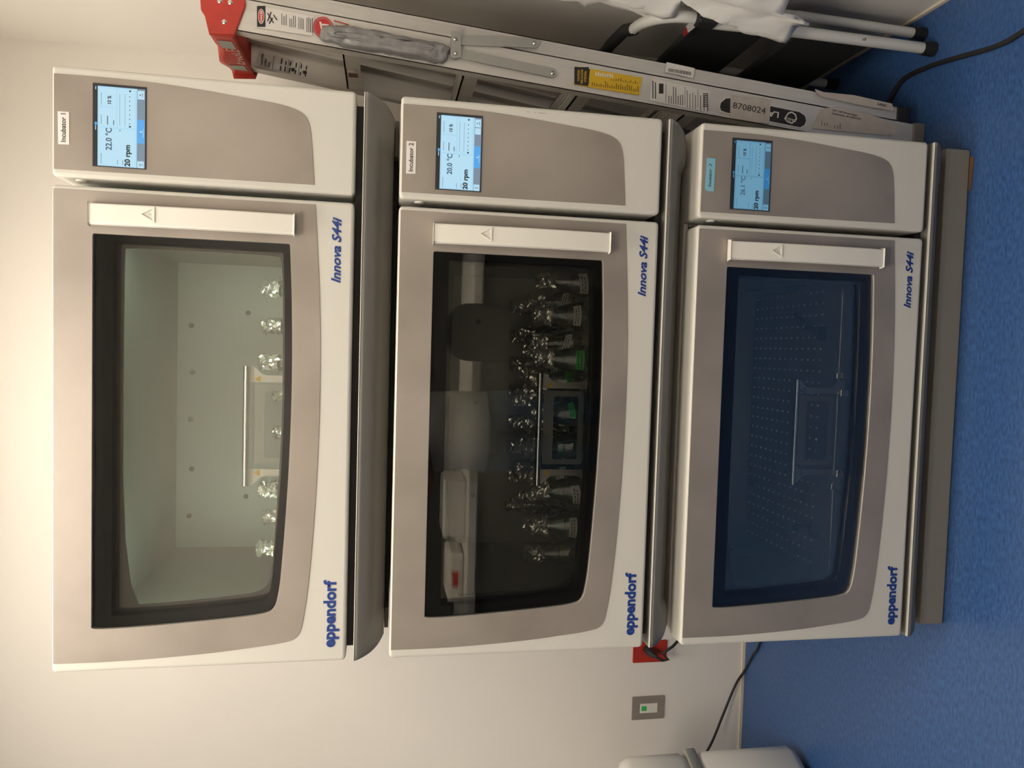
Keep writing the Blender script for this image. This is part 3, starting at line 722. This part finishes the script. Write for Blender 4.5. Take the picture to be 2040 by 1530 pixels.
def ex_danger(b):
    q2(b, 512, 54, 529, 12, 1, 1)
    cc = at_y(520.5, 33, YS); N = 20
    b.add([(cc.x+.0165*cos(2*pi*i/N), YS-.0010, cc.z+.0068*sin(2*pi*i/N)) for i in range(N)], [tuple(range(N))], 0)
    b.add([(cc.x+.0150*cos(2*pi*i/N), YS-.0012, cc.z+.0056*sin(2*pi*i/N)) for i in range(N)], [tuple(range(N))], 2)
    text(b, 'DANGER', (cc.x-.0125, YS-.0014, cc.z-.0028), (1, 0, 0), (0, 0, 1), .0078, 0, bold=.02, width=.025, th=.0001)
    for (xa, ya, xb, yb) in ((533, 26, 545, 46), (540, 24, 533, 42), (545, 30, 552, 40), (536, 47, 543, 36)):
        p, q = at_y(xa, ya, YS-.001), at_y(xb, yb, YS-.001); b.tube([p, q], .0012, 5, 1)
    lines(b, 560, 572, 26, 50, 1, 4, 1, .12, .35); lines(b, 576, 590, 30, 54, 1, 4, 2, .12, .35); lines(b, 594, 606, 32, 58, 1, 4, 3, .12, .35); lines(b, 610, 624, 33, 64, 1, 4, 4, .12, .4)
sticker('warning_label', [(511, 55), (512, 11), (626, 34), (622, 72)], [M['paper'], M['ink'], M['redink']], label='white danger label with black and red heading', extra=ex_danger)
b = MB(); cc = at_y(644, 55, YS); N = 28
ring = lambda r: [(cc.x+r*1.05*cos(2*pi*i/N), cc.z+r*cos(0)*sin(2*pi*i/N)) for i in range(N)]
sheet(b, ring(.0225), [ring(.0205)], y=YS-.0008, th=.0006, mi=0); sheet(b, ring(.0185), [], y=YS-.0008, th=.0006, mi=0)
b.obox((cc.x, YS-.0010, cc.z+.004), (.012, 0, .003), (0, .0003, 0), (0, 0, .002), 1); b.obox((cc.x+.006, YS-.0010, cc.z-.004), (.002, 0, 0), (0, .0003, 0), (0, 0, .008), 1)
p, q = at_y(665, 41, YS-.001), at_y(694, 49, YS-.001); b.tube([p, q], .0012, 5, 0)
obj('round_emblem', b, [M['redink'], M['paper']], lad)
# duct tape bundle on the rail
pl = [(638, 66), (642, 55), (656, 51), (700, 55), (760, 66), (820, 78), (874, 88), (899, 98), (893, 110), (890, 127), (872, 127), (820, 116), (760, 106), (700, 100), (665, 88), (645, 84), (638, 78)]
b = MB(); P = [at_y(a, c_, YS) for a, c_ in pl]; cen = sum(P, Vector())/len(P)
rings = []
for k_, (sc, dy) in enumerate(((1.0, 0), (1.0, -.006), (.90, -.013), (.70, -.017), (.35, -.019))):
    rings.append([Vector((cen.x+(p.x-cen.x)*(sc if k_ else 1), YS+dy+.003*noise.noise(Vector((p.x*90, k_, p.z*70))), cen.z+(p.z-cen.z)*(1-(1-sc)*.35))) for p in P])
N = len(P); vs = [p for rg in rings for p in rg]
b.add(vs, [(j*N+i, (j+1)*N+i, (j+1)*N+(i+1) % N, j*N+(i+1) % N) for j in range(4) for i in range(N)], 0, True); b.add(vs[-N:], [tuple(range(N))], 0, True)
o = obj('duct_tape_bundle', b, M['duct'], lad); o['label'] = 'crumpled grey duct tape wrapped along the rail'
sd = o.modifiers.new('sub', 'SUBSURF'); sd.levels = 2; sd.render_levels = 2
tx = bpy.data.textures.new('wrinkle', 'CLOUDS'); tx.noise_scale = .014; dm = o.modifiers.new('wr', 'DISPLACE'); dm.texture = tx; dm.strength = .011
# spreader bracket and arms
sticker('spreader_plate', [(897, 116), (899, 64), (917, 66), (918, 117), (905, 119)], [M['zinc']], th=.009, parent=lad)
def bar(b, pa, pb, hw, Y, th):
    a, c_ = at_y(*pa, Y), at_y(*pb, Y); u = (c_-a).normalized(); v = Vector((u.z, 0, -u.x)); n_ = 8; pts = [a+v*hw, a-v*hw]
    for k_ in range(n_+1):
        an = -pi/2+pi*k_/n_; pts.append(c_+u*hw*cos(an)+v*hw*sin(an))
    b.prism([(p.x, Y, p.z) for p in pts], (0, -th, 0))
for pa, pb in (((917, 81), (1064, 87)), ((917, 108), (1100, 146))):
    b = MB(); bar(b, pa, pb, .0105, YS-.001, .003); obj('spreader_arm', b, M['zinc'], lad)
for px, py in ((907, 78), (908, 106), (1065, 86), (1101, 146)):
    q = at_y(px, py, YS-(.009 if px < 1000 else .004)); obj('rivet', MB().lathe([(0, .003), (.0035, .0022), (.005, 0)], (q.x, YS-(.009 if px < 1000 else .004), q.z), 12, axis='y'), M['chrome'], lad)
def ex_caution(b):
    q2(b, 1144, 168, 1173, 134, 1, 1)
    P = [(1144, 168), (1145.5, 133), (1175, 138), (1171.5, 172)]
    R_ = [at_y(a, c_, YS) for a, c_ in P]; b.add([(p.x, YS-.0011, p.z) for p in R_], [(0, 1, 2, 3)], 1)
    for i, s_ in enumerate(('CAUTION', 'PRECAUCION', 'ATTENTION')):
        x_ = 1154+6.8*i; e = 4 if i != 1 else 0
        a, c_ = at_y(x_, 166-e+i, YS-.0013), at_y(x_+1.0, 138+e*.5+i, YS-.0013); u = (c_-a); wd = u.length; u.normalize(); v = Vector((0, -1, 0)).cross(u)
        text(b, s_, a, u, v, .0072, 0, bold=.02, width=wd, th=.0001)
    lines(b, 1178, 1273, 158, 171, 2, 22, 5, .135, .40, .7); lines(b, 1215, 1273, 153, 160, 2, 12, 6, .135, .40, .9)
    lines(b, 1185, 1222, 143, 151, 3, 8, 7, .12, .6, .4)
sticker('caution_label', [(1143, 169), (1146, 132), (1279, 155), (1273, 190)], [M['yellow'], M['ink'], mat('brown_ink', (.20, .11, .01), .6), M['paper']], label='yellow caution label with black heading', extra=ex_caution)
def ex_spec(b):
    lines(b, 1298, 1308, 160, 196, 1, 2, 1, .14, .4, .1); lines(b, 1312, 1322, 166, 186, 1, 1, 1, .14, .9, .0); lines(b, 1330, 1362, 170, 206, 1, 7, 2, .15, .3, .6)
    lines(b, 1366, 1388, 175, 214, 1, 4, 3, .15, .2, .5); lines(b, 1392, 1413, 183, 219, 1, 3, 9, .12, .2, .4)
    for i in range(8): q2(b, 1400, 186+3.6*i, 1410, 188+3.6*i, 1, 2)
    for x_ in (1326, 1364, 1390): q2(b, x_, 164+(x_-1298)*.15, x_+.8, 200+(x_-1298)*.15, 1, 2)
sticker('spec_label', [(1293, 200), (1299, 157), (1415, 182), (1407, 223)], [M['paper'], M['ink']], label='white printed specification label', extra=ex_spec)
def ex_bar(b):
    rn = random.Random(4); x_ = 1331
    while x_ < 1377:
        w_ = rn.uniform(.5, 1.6); q2(b, x_, 136+(x_-1331)*.17, x_+w_, 143+(x_-1331)*.17, 1, 1, Y=YS+.001); x_ += w_+rn.uniform(.6, 1.3)
sticker('barcode_label', [(1325, 143), (1328, 124), (1384, 136), (1381, 156)], [M['paper'], M['ink']], Y=YS+.001, label='small white barcode label', extra=ex_bar)
# black logo strip with octagonal ends
oct_ = [(1432, 214), (1434, 204), (1444, 194), (1456, 193), (1594, 221), (1605, 229), (1608, 240), (1604, 251), (1596, 256), (1584, 254), (1444, 226), (1434, 222)]
sticker('logo_border', oct_, [M['paper']], th=.0005)
cx_, cy_ = 1520, 225
ins = [(cx_+(a-cx_)*.975, cy_+(a-cx_)*.18+((c_-cy_-(a-cx_)*.18)*.86)) for a, c_ in oct_]
def ex_logo(b):
    vtext(b, 'LA', 1553, 224, 1531, 220, .020, 1, bold=.02)
    pts = [(1562, 236), (1570, 224), (1578, 222), (1586, 228), (1588, 238), (1578, 247), (1568, 243)]
    P_ = [at_y(a, c_, YS-.0014) for a, c_ in pts]; b.add([tuple(p) for p in P_], [tuple(range(len(P_)))], 1)
    pts = [(1565, 236), (1571, 227), (1578, 225), (1584, 230), (1585, 238), (1578, 244), (1569, 241)]
    P_ = [at_y(a, c_, YS-.0016) for a, c_ in pts]; b.add([tuple(p) for p in P_], [tuple(range(len(P_)))], 0)
    vtext(b, 'EAGLE', 1586, 238.5, 1564.5, 233.5, .009, 1, bold=.02, Y=YS-.001)
sticker('logo_strip', ins, [M['ink'], M['paper']], th=.0009, label='black logo strip with white lettering', extra=ex_logo)
def ex_tag(b):
    vtext(b, '8708024', 1459, 215, 1524, 227, .021, 1, bold=.0, Y=YS-.0012)
sticker('number_tag', [(1455, 189), (1535, 199), (1532, 247), (1454, 236)], [M['kraft'], M['ink']], th=.0016, label='paper tag with handwritten number', extra=ex_tag)
def ex_ship(b):
    for i, s_ in enumerate(('107 108 Street East', 'Saskatoon, SK S7N1Z5')):
        vtext(b, s_, 1658-1*i, 221+6*i, 1658+(48 if i == 0 else 56), (221+6*i)+(10 if i == 0 else 12), .0065, 1, bold=.012, Y=YS-.0008)
    lines(b, 1634, 1650, 240, 250, 1, 3, 1, .1, .2, .5, Y=YS-.0008); lines(b, 1660, 1676, 244, 256, 1, 3, 2, .1, .2, .5, Y=YS-.0008)
sticker('shipping_label', [(1619, 256), (1626, 236), (1634, 218), (1655, 214), (1720, 224), (1793, 248), (1788, 262), (1778, 271), (1700, 264)], [M['kraft'], M['ink']], th=.0012, label='torn kraft shipping label', extra=ex_ship)
def ex_ship2(b): vtext(b, 'SASK', 1747, 209, 1767, 213.5, .009, 1, Y=YS-.0002)
sticker('shipping_label', [(1623, 178), (1640, 184), (1700, 190), (1776, 207), (1781, 222), (1710, 209), (1640, 194), (1627, 186)], [M['kraft'], M['ink']], Y=YS+.0015, th=.002, label='torn paper strip on the rear rail', extra=ex_ship2)
b = MB(); q = at_y(1822, 263, YS); b.lathe([(0, .003), (.004, .002), (.005, 0)], (q.x, YS, q.z), 10, axis='y'); obj('foot_bolt', b, M['chrome'], lad)
# label inside the far rail
def far_sticker(quad):
    b = MB(); P = []
    for px, py in quad:
        Y = .47
        for _ in range(4):
            q = at_y(px, py, Y-.004); Y = yfar(q.z)
        P.append(at_y(px, py, Y-.005))
    b.add([tuple(p) for p in P], [tuple(range(len(P)))], 0)
    A, B, D = P[0], P[1], P[3]      # A bottom-left, B far in height, D across
    def F(u, v): return A+(B-A)*u+(D-A)*v+Vector((0, -.001, 0))
    rn = random.Random(5)
    for uu in [.30, .36, .42, .50, .57, .64, .72, .79, .86, .93]:
        for v0 in (.08, .55): b.add([F(uu, v0), F(uu+.018, v0), F(uu+.018, v0+rn.uniform(.2, .4)), F(uu, v0+rn.uniform(.2, .4))], [(0, 1, 2, 3)], 1)
    for uu in (.20, .40, .55, .70, .85): b.add([F(uu, .02), F(uu+.006, .02), F(uu+.006, .98), F(uu, .98)], [(0, 1, 2, 3)], 1)
    for uu in (.46, .62, .80): b.add([F(uu, .2), F(uu+.05, .3), F(uu+.03, .45), F(uu+.06, .55), F(uu-.02, .4)], [(0, 1, 2, 3, 4)], 1)
    for i, s_ in enumerate(('Louisville', 'Ladder', 'Corp.')):
        text(b, s_, F(.055+.05*i+.01, .12)+Vector((0, -.0005, 0)), D-A, -(B-A), .0085, 1, bold=.02, width=(D-A).length*(.8, .55, .4)[i], th=.0001)
    o = obj('instruction_label', b, [mat('aged_label', (.66, .64, .60), .6), M['ink']], lad); o['label'] = 'aged instruction label inside the far rail'
far_sticker([(512, 133), (658, 166), (664, 137), (516, 104)])

# ------------------------------------------------------------------ folding step stool against the right wall
t = thing('step_stool', 'folded white tube step stool with black treads against the right wall', 'step stool', (1.49, .38, 0))
T1 = [at_x(1845, 97, 1.466), at_x(1700, 78, 1.462), at_x(1560, 60, 1.458), at_x(1430, 47, 1.455), at_x(1390, 37, 1.455), at_x(1350, 33, 1.455), at_x(1310, 37, 1.458), at_x(1280, 46, 1.462), at_x(1262, 58, 1.468)]
b = MB().tube(smooth_path(T1), .0135, 14); obj('front_tube', b, M['whitetube'], t)
g0 = T1[-1]; b = MB().tube([g0+Vector((.0, -.004, -.004)), g0+Vector((.008, .03, .012)), g0+Vector((.01, .12, .02)), g0+Vector((.01, .30, .02)), g0+Vector((.0, .34, .0))], .0155, 14); obj('grip', b, M['rubber'], t)
g1 = g0+Vector((.0, .34, .0)); b = MB().tube([g1, g1+Vector((-.005, .03, -.05)), (1.46, .60, .55), (1.47, .60, .03)], .0135, 14); obj('front_tube', b, M['whitetube'], t)
T2 = [at_x(1832, 68, 1.52), at_x(1700, 48, 1.525), at_x(1590, 32, 1.53), at_x(1540, 28, 1.53)]
top2 = Vector((1.535, T2[-1].y, .78)); b = MB().tube(T2+[top2], .0125, 14); obj('rear_tube', b, M['whitetube'], t)
b = MB().tube([(1.522, .60, .03), (1.535, .60, .78)], .0125, 14); obj('rear_tube', b, M['whitetube'], t)
for c_, r_ in ((T1[0], .0165), (T2[0], .0155), (Vector((1.47, .60, .03)), .0165), (Vector((1.522, .60, .03)), .0155)):
    b = MB().tube([(c_.x, c_.y, 0), (c_.x, c_.y, max(.035, c_.z+.008))], [r_*1.1, r_], 14); obj('foot', b, M['rubber'], t)
def tread(z0, z1, y0, y1, x):
    b = MB(); b.obox((x, (y0+y1)/2, (z0+z1)/2), (.009, 0, 0), (0, (y1-y0)/2, 0), (0, 0, (z1-z0)/2)); obj('tread', b, M['mesh_black'], t, bevel=.006, seg=3)
tread(.465, .655, .165, .585, 1.468); tread(.17, .385, .18, .585, 1.472)
b = MB(); q = at_x(1409, 46, 1.44); b.obox((1.452, q.y+.004, q.z), (.016, 0, 0), (0, .019, 0), (0, 0, .026)); pj = obj('pivot_cover', b, M['rubber'], t, bevel=.006, seg=3)
for px, py in ((1398, 31), (1421, 34)):
    q_ = at_x(px, py, 1.4355); obj('rivet', MB().lathe([(0, .002), (.0035, .0015), (.0042, 0)], (1.4365, q_.y, q_.z), 12, axis='x'), M['chrome'], pj)
q_ = at_x(1722, 79, 1.448); b = MB().lathe([(0, .002), (.004, .001), (.005, -.003)], (q_.x, q_.y, q_.z), 10, axis='x'); obj('rivet', b, M['grey'], t)
A_ = [at_x(1366, 53, 1.445), at_x(1378, 44, 1.445), at_x(1386, 48, 1.445), at_x(1384, 55, 1.445), at_x(1369, 67, 1.445)]
b = MB().prism([tuple(p) for p in A_], (.001, 0, 0)); B_ = [at_x(1360, 70, 1.444), at_x(1366, 53, 1.444), at_x(1370, 66, 1.444), at_x(1364, 72, 1.444)]
b.prism([tuple(p) for p in B_], (.001, 0, 0), 1); o = obj('hang_tag', b, [M['paper'], M['redink']], t); o['label'] = 'small white and red hanging tag'

# ------------------------------------------------------------------ lab coats on the right wall
def coat(name, label, outline, X, seed, top):
    rn = random.Random(seed)
    P = [at_x(a, c_, X) for a, c_ in outline]; P = [(p.y, p.z) for p in P]+top
    area = sum(P[i][0]*P[(i+1) % len(P)][1]-P[(i+1) % len(P)][0]*P[i][1] for i in range(len(P)))
    if area < 0: P = P[::-1]
    bm = bmesh.new(); vs = [bm.verts.new((0, y_, z_)) for y_, z_ in P]; f = bm.faces.new(vs)
    ys = [p[0] for p in P]; zs = [p[1] for p in P]
    geom = bm.verts[:]+bm.edges[:]+bm.faces[:]
    st = .014; k_ = min(ys)+st
    while k_ < max(ys):
        g = bmesh.ops.bisect_plane(bm, geom=bm.verts[:]+bm.edges[:]+bm.faces[:], plane_co=(0, k_, 0), plane_no=(0, 1, 0)); k_ += st
    k_ = min(zs)+.03
    while k_ < max(zs):
        bmesh.ops.bisect_plane(bm, geom=bm.verts[:]+bm.edges[:]+bm.faces[:], plane_co=(0, 0, k_), plane_no=(0, 0, 1)); k_ += .03
    bmesh.ops.triangulate(bm, faces=bm.faces[:])
    for v in bm.verts:
        y_, z_ = v.co.y, v.co.z
        amp = min(1, (max(zs)-z_)/.4)
        v.co.x = X+amp*(.012*sin(y_*55+z_*9+seed)+.016*noise.noise(Vector((y_*16+seed, z_*7, 0)))+.008*noise.noise(Vector((y_*45+seed, z_*25, 3))))+.02*(1-amp)
    me = bpy.data.meshes.new(name); bm.to_mesh(me); bm.free(); me.materials.append(M['cloth'])
    for p in me.polygons: p.use_smooth = True
    o = bpy.data.objects.new(name, me); COL.objects.link(o)
    m = o.modifiers.new('solid', 'SOLIDIFY'); m.thickness = .006
    return tag(o, label, 'lab coat', 'white lab coats hanging at the right wall')
coat('lab_coat', 'white lab coat whose hem hangs over the step stool legs', [(1340, 27), (1356, 4), (1400, 24), (1440, 36), (1480, 53), (1540, 66), (1565, 69), (1590, 55), (1613, 42), (1604, 32), (1585, 24), (1560, 14), (1575, -8)], 1.425, 1,
     [(-.10, .75), (-.16, 1.1), (-.10, 1.5), (-.05, 1.62), (.02, 1.5), (.03, 1.1), (.0, .95)])
coat('lab_coat', 'white lab coat hem hanging nearest the ladder, by the stool handle', [(1060, -14), (1100, 3), (1150, 11), (1165, 16), (1200, 16), (1250, 29), (1300, 41), (1312, 41), (1315, 24), (1340, 27), (1356, 2), (1345, -25)], 1.465, 4,
     [(.06, .9), (.04, 1.1), (.04, 1.45), (.08, 1.60), (.13, 1.5), (.12, 1.2)])
b = MB(); 
for y_, z_ in ((-.05, 1.63), (.08, 1.61)): b.tube([(XR, y_, z_), (XR-.09, y_, z_), (XR-.10, y_, z_+.03)], .004, 8); b.box((XR-.004, y_-.02, z_-.03), (XR, y_+.02, z_+.03))
b.box((XR-.006, -.2, 1.595), (XR-.0005, .25, 1.665))
tag(obj('coat_rack', b, M['chrome'], origin=(XR, .02, 1.6)), 'wall rail with hooks holding the white lab coats', 'coat rack')

# ------------------------------------------------------------------ far side of the room (seen only as reflections in the door glass)
t = thing('lab_bench', 'grey lab bench along the far wall', 'bench', (.3, -2.4, 0))
b = MB().box((-1.2, YF+.005, .90), (1.5, -2.06, .945)); obj('worktop', b, M['bench'], t, bevel=.004)
b = MB().box((-1.18, YF+.006, 0), (1.48, -2.12, .90)); obj('cabinet', b, M['cabinet'], t)
b = MB().box((-.95, YF+.004, .9455), (1.48, YF+.03, 1.32)); obj('dark_reflection_panel', b, M['cabinet'], t)  # dark panel added so the glass reflects darker behind the shirt
t = thing('bench_instrument', 'white box instrument on the lab bench', 'instrument', (-.2, -2.3, .9455))
b = MB().box((-.32, -2.45, .9455), (-.02, -2.15, 1.06)); obj('case', b, M['bin'], t, bevel=.01)
t = thing('balance', 'small white balance with a red display on the bench', 'balance', (-.6, -2.3, .9455))
b = MB().box((-.66, -2.42, .9455), (-.40, -2.17, 1.03)); obj('case', b, M['bin'], t, bevel=.02); b = MB().box((-.58, -2.171, .975), (-.50, -2.167, 1.005)); obj('display', b, M['redink'], t)

t = thing('office_chair', 'black high-backed office chair beside the photographer', 'chair', (.76, -1.86, 0))
b = MB(); sheet(b, rrect(.60, .70, .87, 1.10, .11, 8), [], y=-1.90, th=.08, bevel=.02); obj('backrest', b, M['mesh_black'], t)
b = MB(); sheet(b, rrect(.53, -1.84, .95, -1.42, .06), [], th=.07, bevel=.02, to=lambda x, y, q: (x, y-.10, .48+q)); obj('seat', b, M['mesh_black'], t)
obj('column', MB().tube([(.75, -1.70, .07), (.75, -1.70, .45)], .025, 14), M['chrome'], t)
obj('back_support', MB().tube([(.75, -1.74, .44), (.75, -1.93, .50), (.75, -1.93, .80)], .018, 10), M['rubber'], t)
for i in range(5):
    a = 2*pi*i/5+.3; e = Vector((.75+.26*cos(a), -1.70+.26*sin(a), .07))
    lg = obj('leg', MB().tube([(.75, -1.70, .10), tuple(e)], [.022, .014], 10), M['rubber'], t)
    obj('caster', MB().lathe([(0, -.012), (.027, -.010), (.029, 0), (.027, .010), (0, .012)], (e.x, e.y, .029), 16, axis='x'), M['rubber'], lg)

# photographer, reflected in the glass
def skin(name, pts, edges, radii, m, parent, root=0, sub=2):
    me = bpy.data.meshes.new(name); org = wloc(parent)
    me.from_pydata([tuple(Vector(p)-org) for p in pts], edges, []); me.materials.append(m)
    o = bpy.data.objects.new(name, me); link(o, parent)
    sm = o.modifiers.new('skin', 'SKIN'); sm.use_smooth_shade = True
    if not me.skin_vertices:
        bm = bmesh.new(); bm.from_mesh(me); bm.verts.layers.skin.verify(); bm.to_mesh(me); bm.free()
    sv = me.skin_vertices[0].data
    for i, r in enumerate(radii):
        sv[i].radius = r if isinstance(r, tuple) else (r, r); sv[i].use_root = (i == root)
    s = o.modifiers.new('sub', 'SUBSURF'); s.levels = sub; s.render_levels = sub
    return o
px, py = .27, -1.86
t = thing('person', 'person in a pale grey shirt and blue jeans taking the photo, reflected in the glass', 'person', (px, py, 0))
hl, hr = Vector((px+.32, -1.64, 1.28)), Vector((.73, -1.63, 1.30))
pts = [(px, py, .98), (px, py, 1.15), (px, py, 1.36), (px, py, 1.46), (px, py+.01, 1.53), (px, py+.02, 1.62), (px, py+.01, 1.72),
       (px-.19, py, 1.42), (px-.27, py+.06, 1.16), (px+.02, py+.24, 1.22), tuple(hl),
       (px+.19, py, 1.42), (px+.30, py+.05, 1.17), tuple(hr),
       (px-.095, py, .92), (px-.11, py+.02, .50), (px-.11, py-.02, .10), (px-.11, py+.12, .04),
       (px+.095, py, .92), (px+.12, py+.02, .50), (px+.13, py-.02, .10), (px+.13, py+.12, .04)]
ed = [(0, 1), (1, 2), (2, 3), (3, 4), (4, 5), (5, 6), (2, 7), (7, 8), (8, 9), (9, 10), (2, 11), (11, 12), (12, 13), (0, 14), (14, 15), (15, 16), (16, 17), (0, 18), (18, 19), (19, 20), (20, 21)]
rd = [.13, .12, .13, .07, .055, .085, .07, .05, .038, .032, .026, .05, .038, .026, .08, .055, .04, .035, .08, .055, .04, .035]
body = skin('body', pts, ed, rd, M['skin'], t)
for wrist, sg in ((hl, 1), (hr, -1)):
    P = [wrist+Vector((0, -.02, -.01)), wrist+Vector((sg*.01, .035, .02))]; E_ = [(0, 1)]; R_ = [.026, .032]
    for i in range(4):
        b0 = wrist+Vector((-.024+.016*i, .055, .045)); a = len(P)
        P += [b0, b0+Vector((sg*.006, .02, .028)), b0+Vector((sg*.016, .012, .046-.004*abs(i-1.5)))]; E_ += [(1, a), (a, a+1), (a+1, a+2)]; R_ += [.009, .0085, .0075]
    a = len(P); P += [wrist+Vector((sg*.034, .02, .02)), wrist+Vector((sg*.050, .035, .045))]; E_ += [(1, a), (a, a+1)]; R_ += [.010, .009]
    skin('hand', P, E_, R_, M['skin'], body, root=1, sub=1)
def loft(name, rings, m, n=28):
    b = MB(); vs = []
    for (cx, cy, z_, rx, ry) in rings:
        for k_ in range(n):
            a = 2*pi*k_/n; f = 1+.03*sin(a*5+z_*20)
            vs.append((cx+rx*f*cos(a), cy+ry*f*sin(a), z_))
    b.add(vs, [(j*n+i, j*n+(i+1) % n, (j+1)*n+(i+1) % n, (j+1)*n+i) for j in range(len(rings)-1) for i in range(n)], 0, True)
    return obj(name, b, m, t, solid=.004)
loft('shirt', [(px, py, .90, .190, .155), (px, py, 1.0, .182, .15), (px, py, 1.2, .185, .145), (px, py, 1.36, .205, .14), (px, py, 1.44, .19, .12), (px, py, 1.50, .085, .085)], M['shirt'])
for sg in (-1, 1):
    a = Vector((px+sg*.16, py, 1.43)); c_ = Vector((px+sg*(.25 if sg < 0 else .27), py+.04, 1.22)); b = MB().tube([a, (a+c_)/2+Vector((sg*.02, 0, 0)), c_], [.078, .072, .070], 16, caps=False); obj('sleeve', b, M['shirt'], t, solid=.003)
loft('jeans', [(px, py, .86, .16, .125), (px, py, .95, .17, .13), (px, py, 1.03, .165, .125)], M['jeans'])
for sg in (-1, 1):
    b = MB().tube([(px+sg*.085, py, .93), (px+sg*.105, py+.01, .70), (px+sg*.115, py+.02, .48), (px+sg*.12, py, .09)], [.105, .092, .075, .062], 18, caps=False); obj('trouser_leg', b, M['jeans'], t, solid=.003)
b = MB().lathe([(.0, .125), (.05, .118), (.09, .085), (.104, .04), (.10, 0), (.09, -.03)], (px, py-.01, 1.66), 20); obj('hair', b, M['hair'], t)
b = MB(); b.lathe([(0, .010), (.014, .004), (.016, -.002)], (px, py+.095, 1.615), 10, axis='y'); b.box((px-.025, py+.085, 1.572), (px+.025, py+.094, 1.578))
obj('face', b, M['skin'], t)
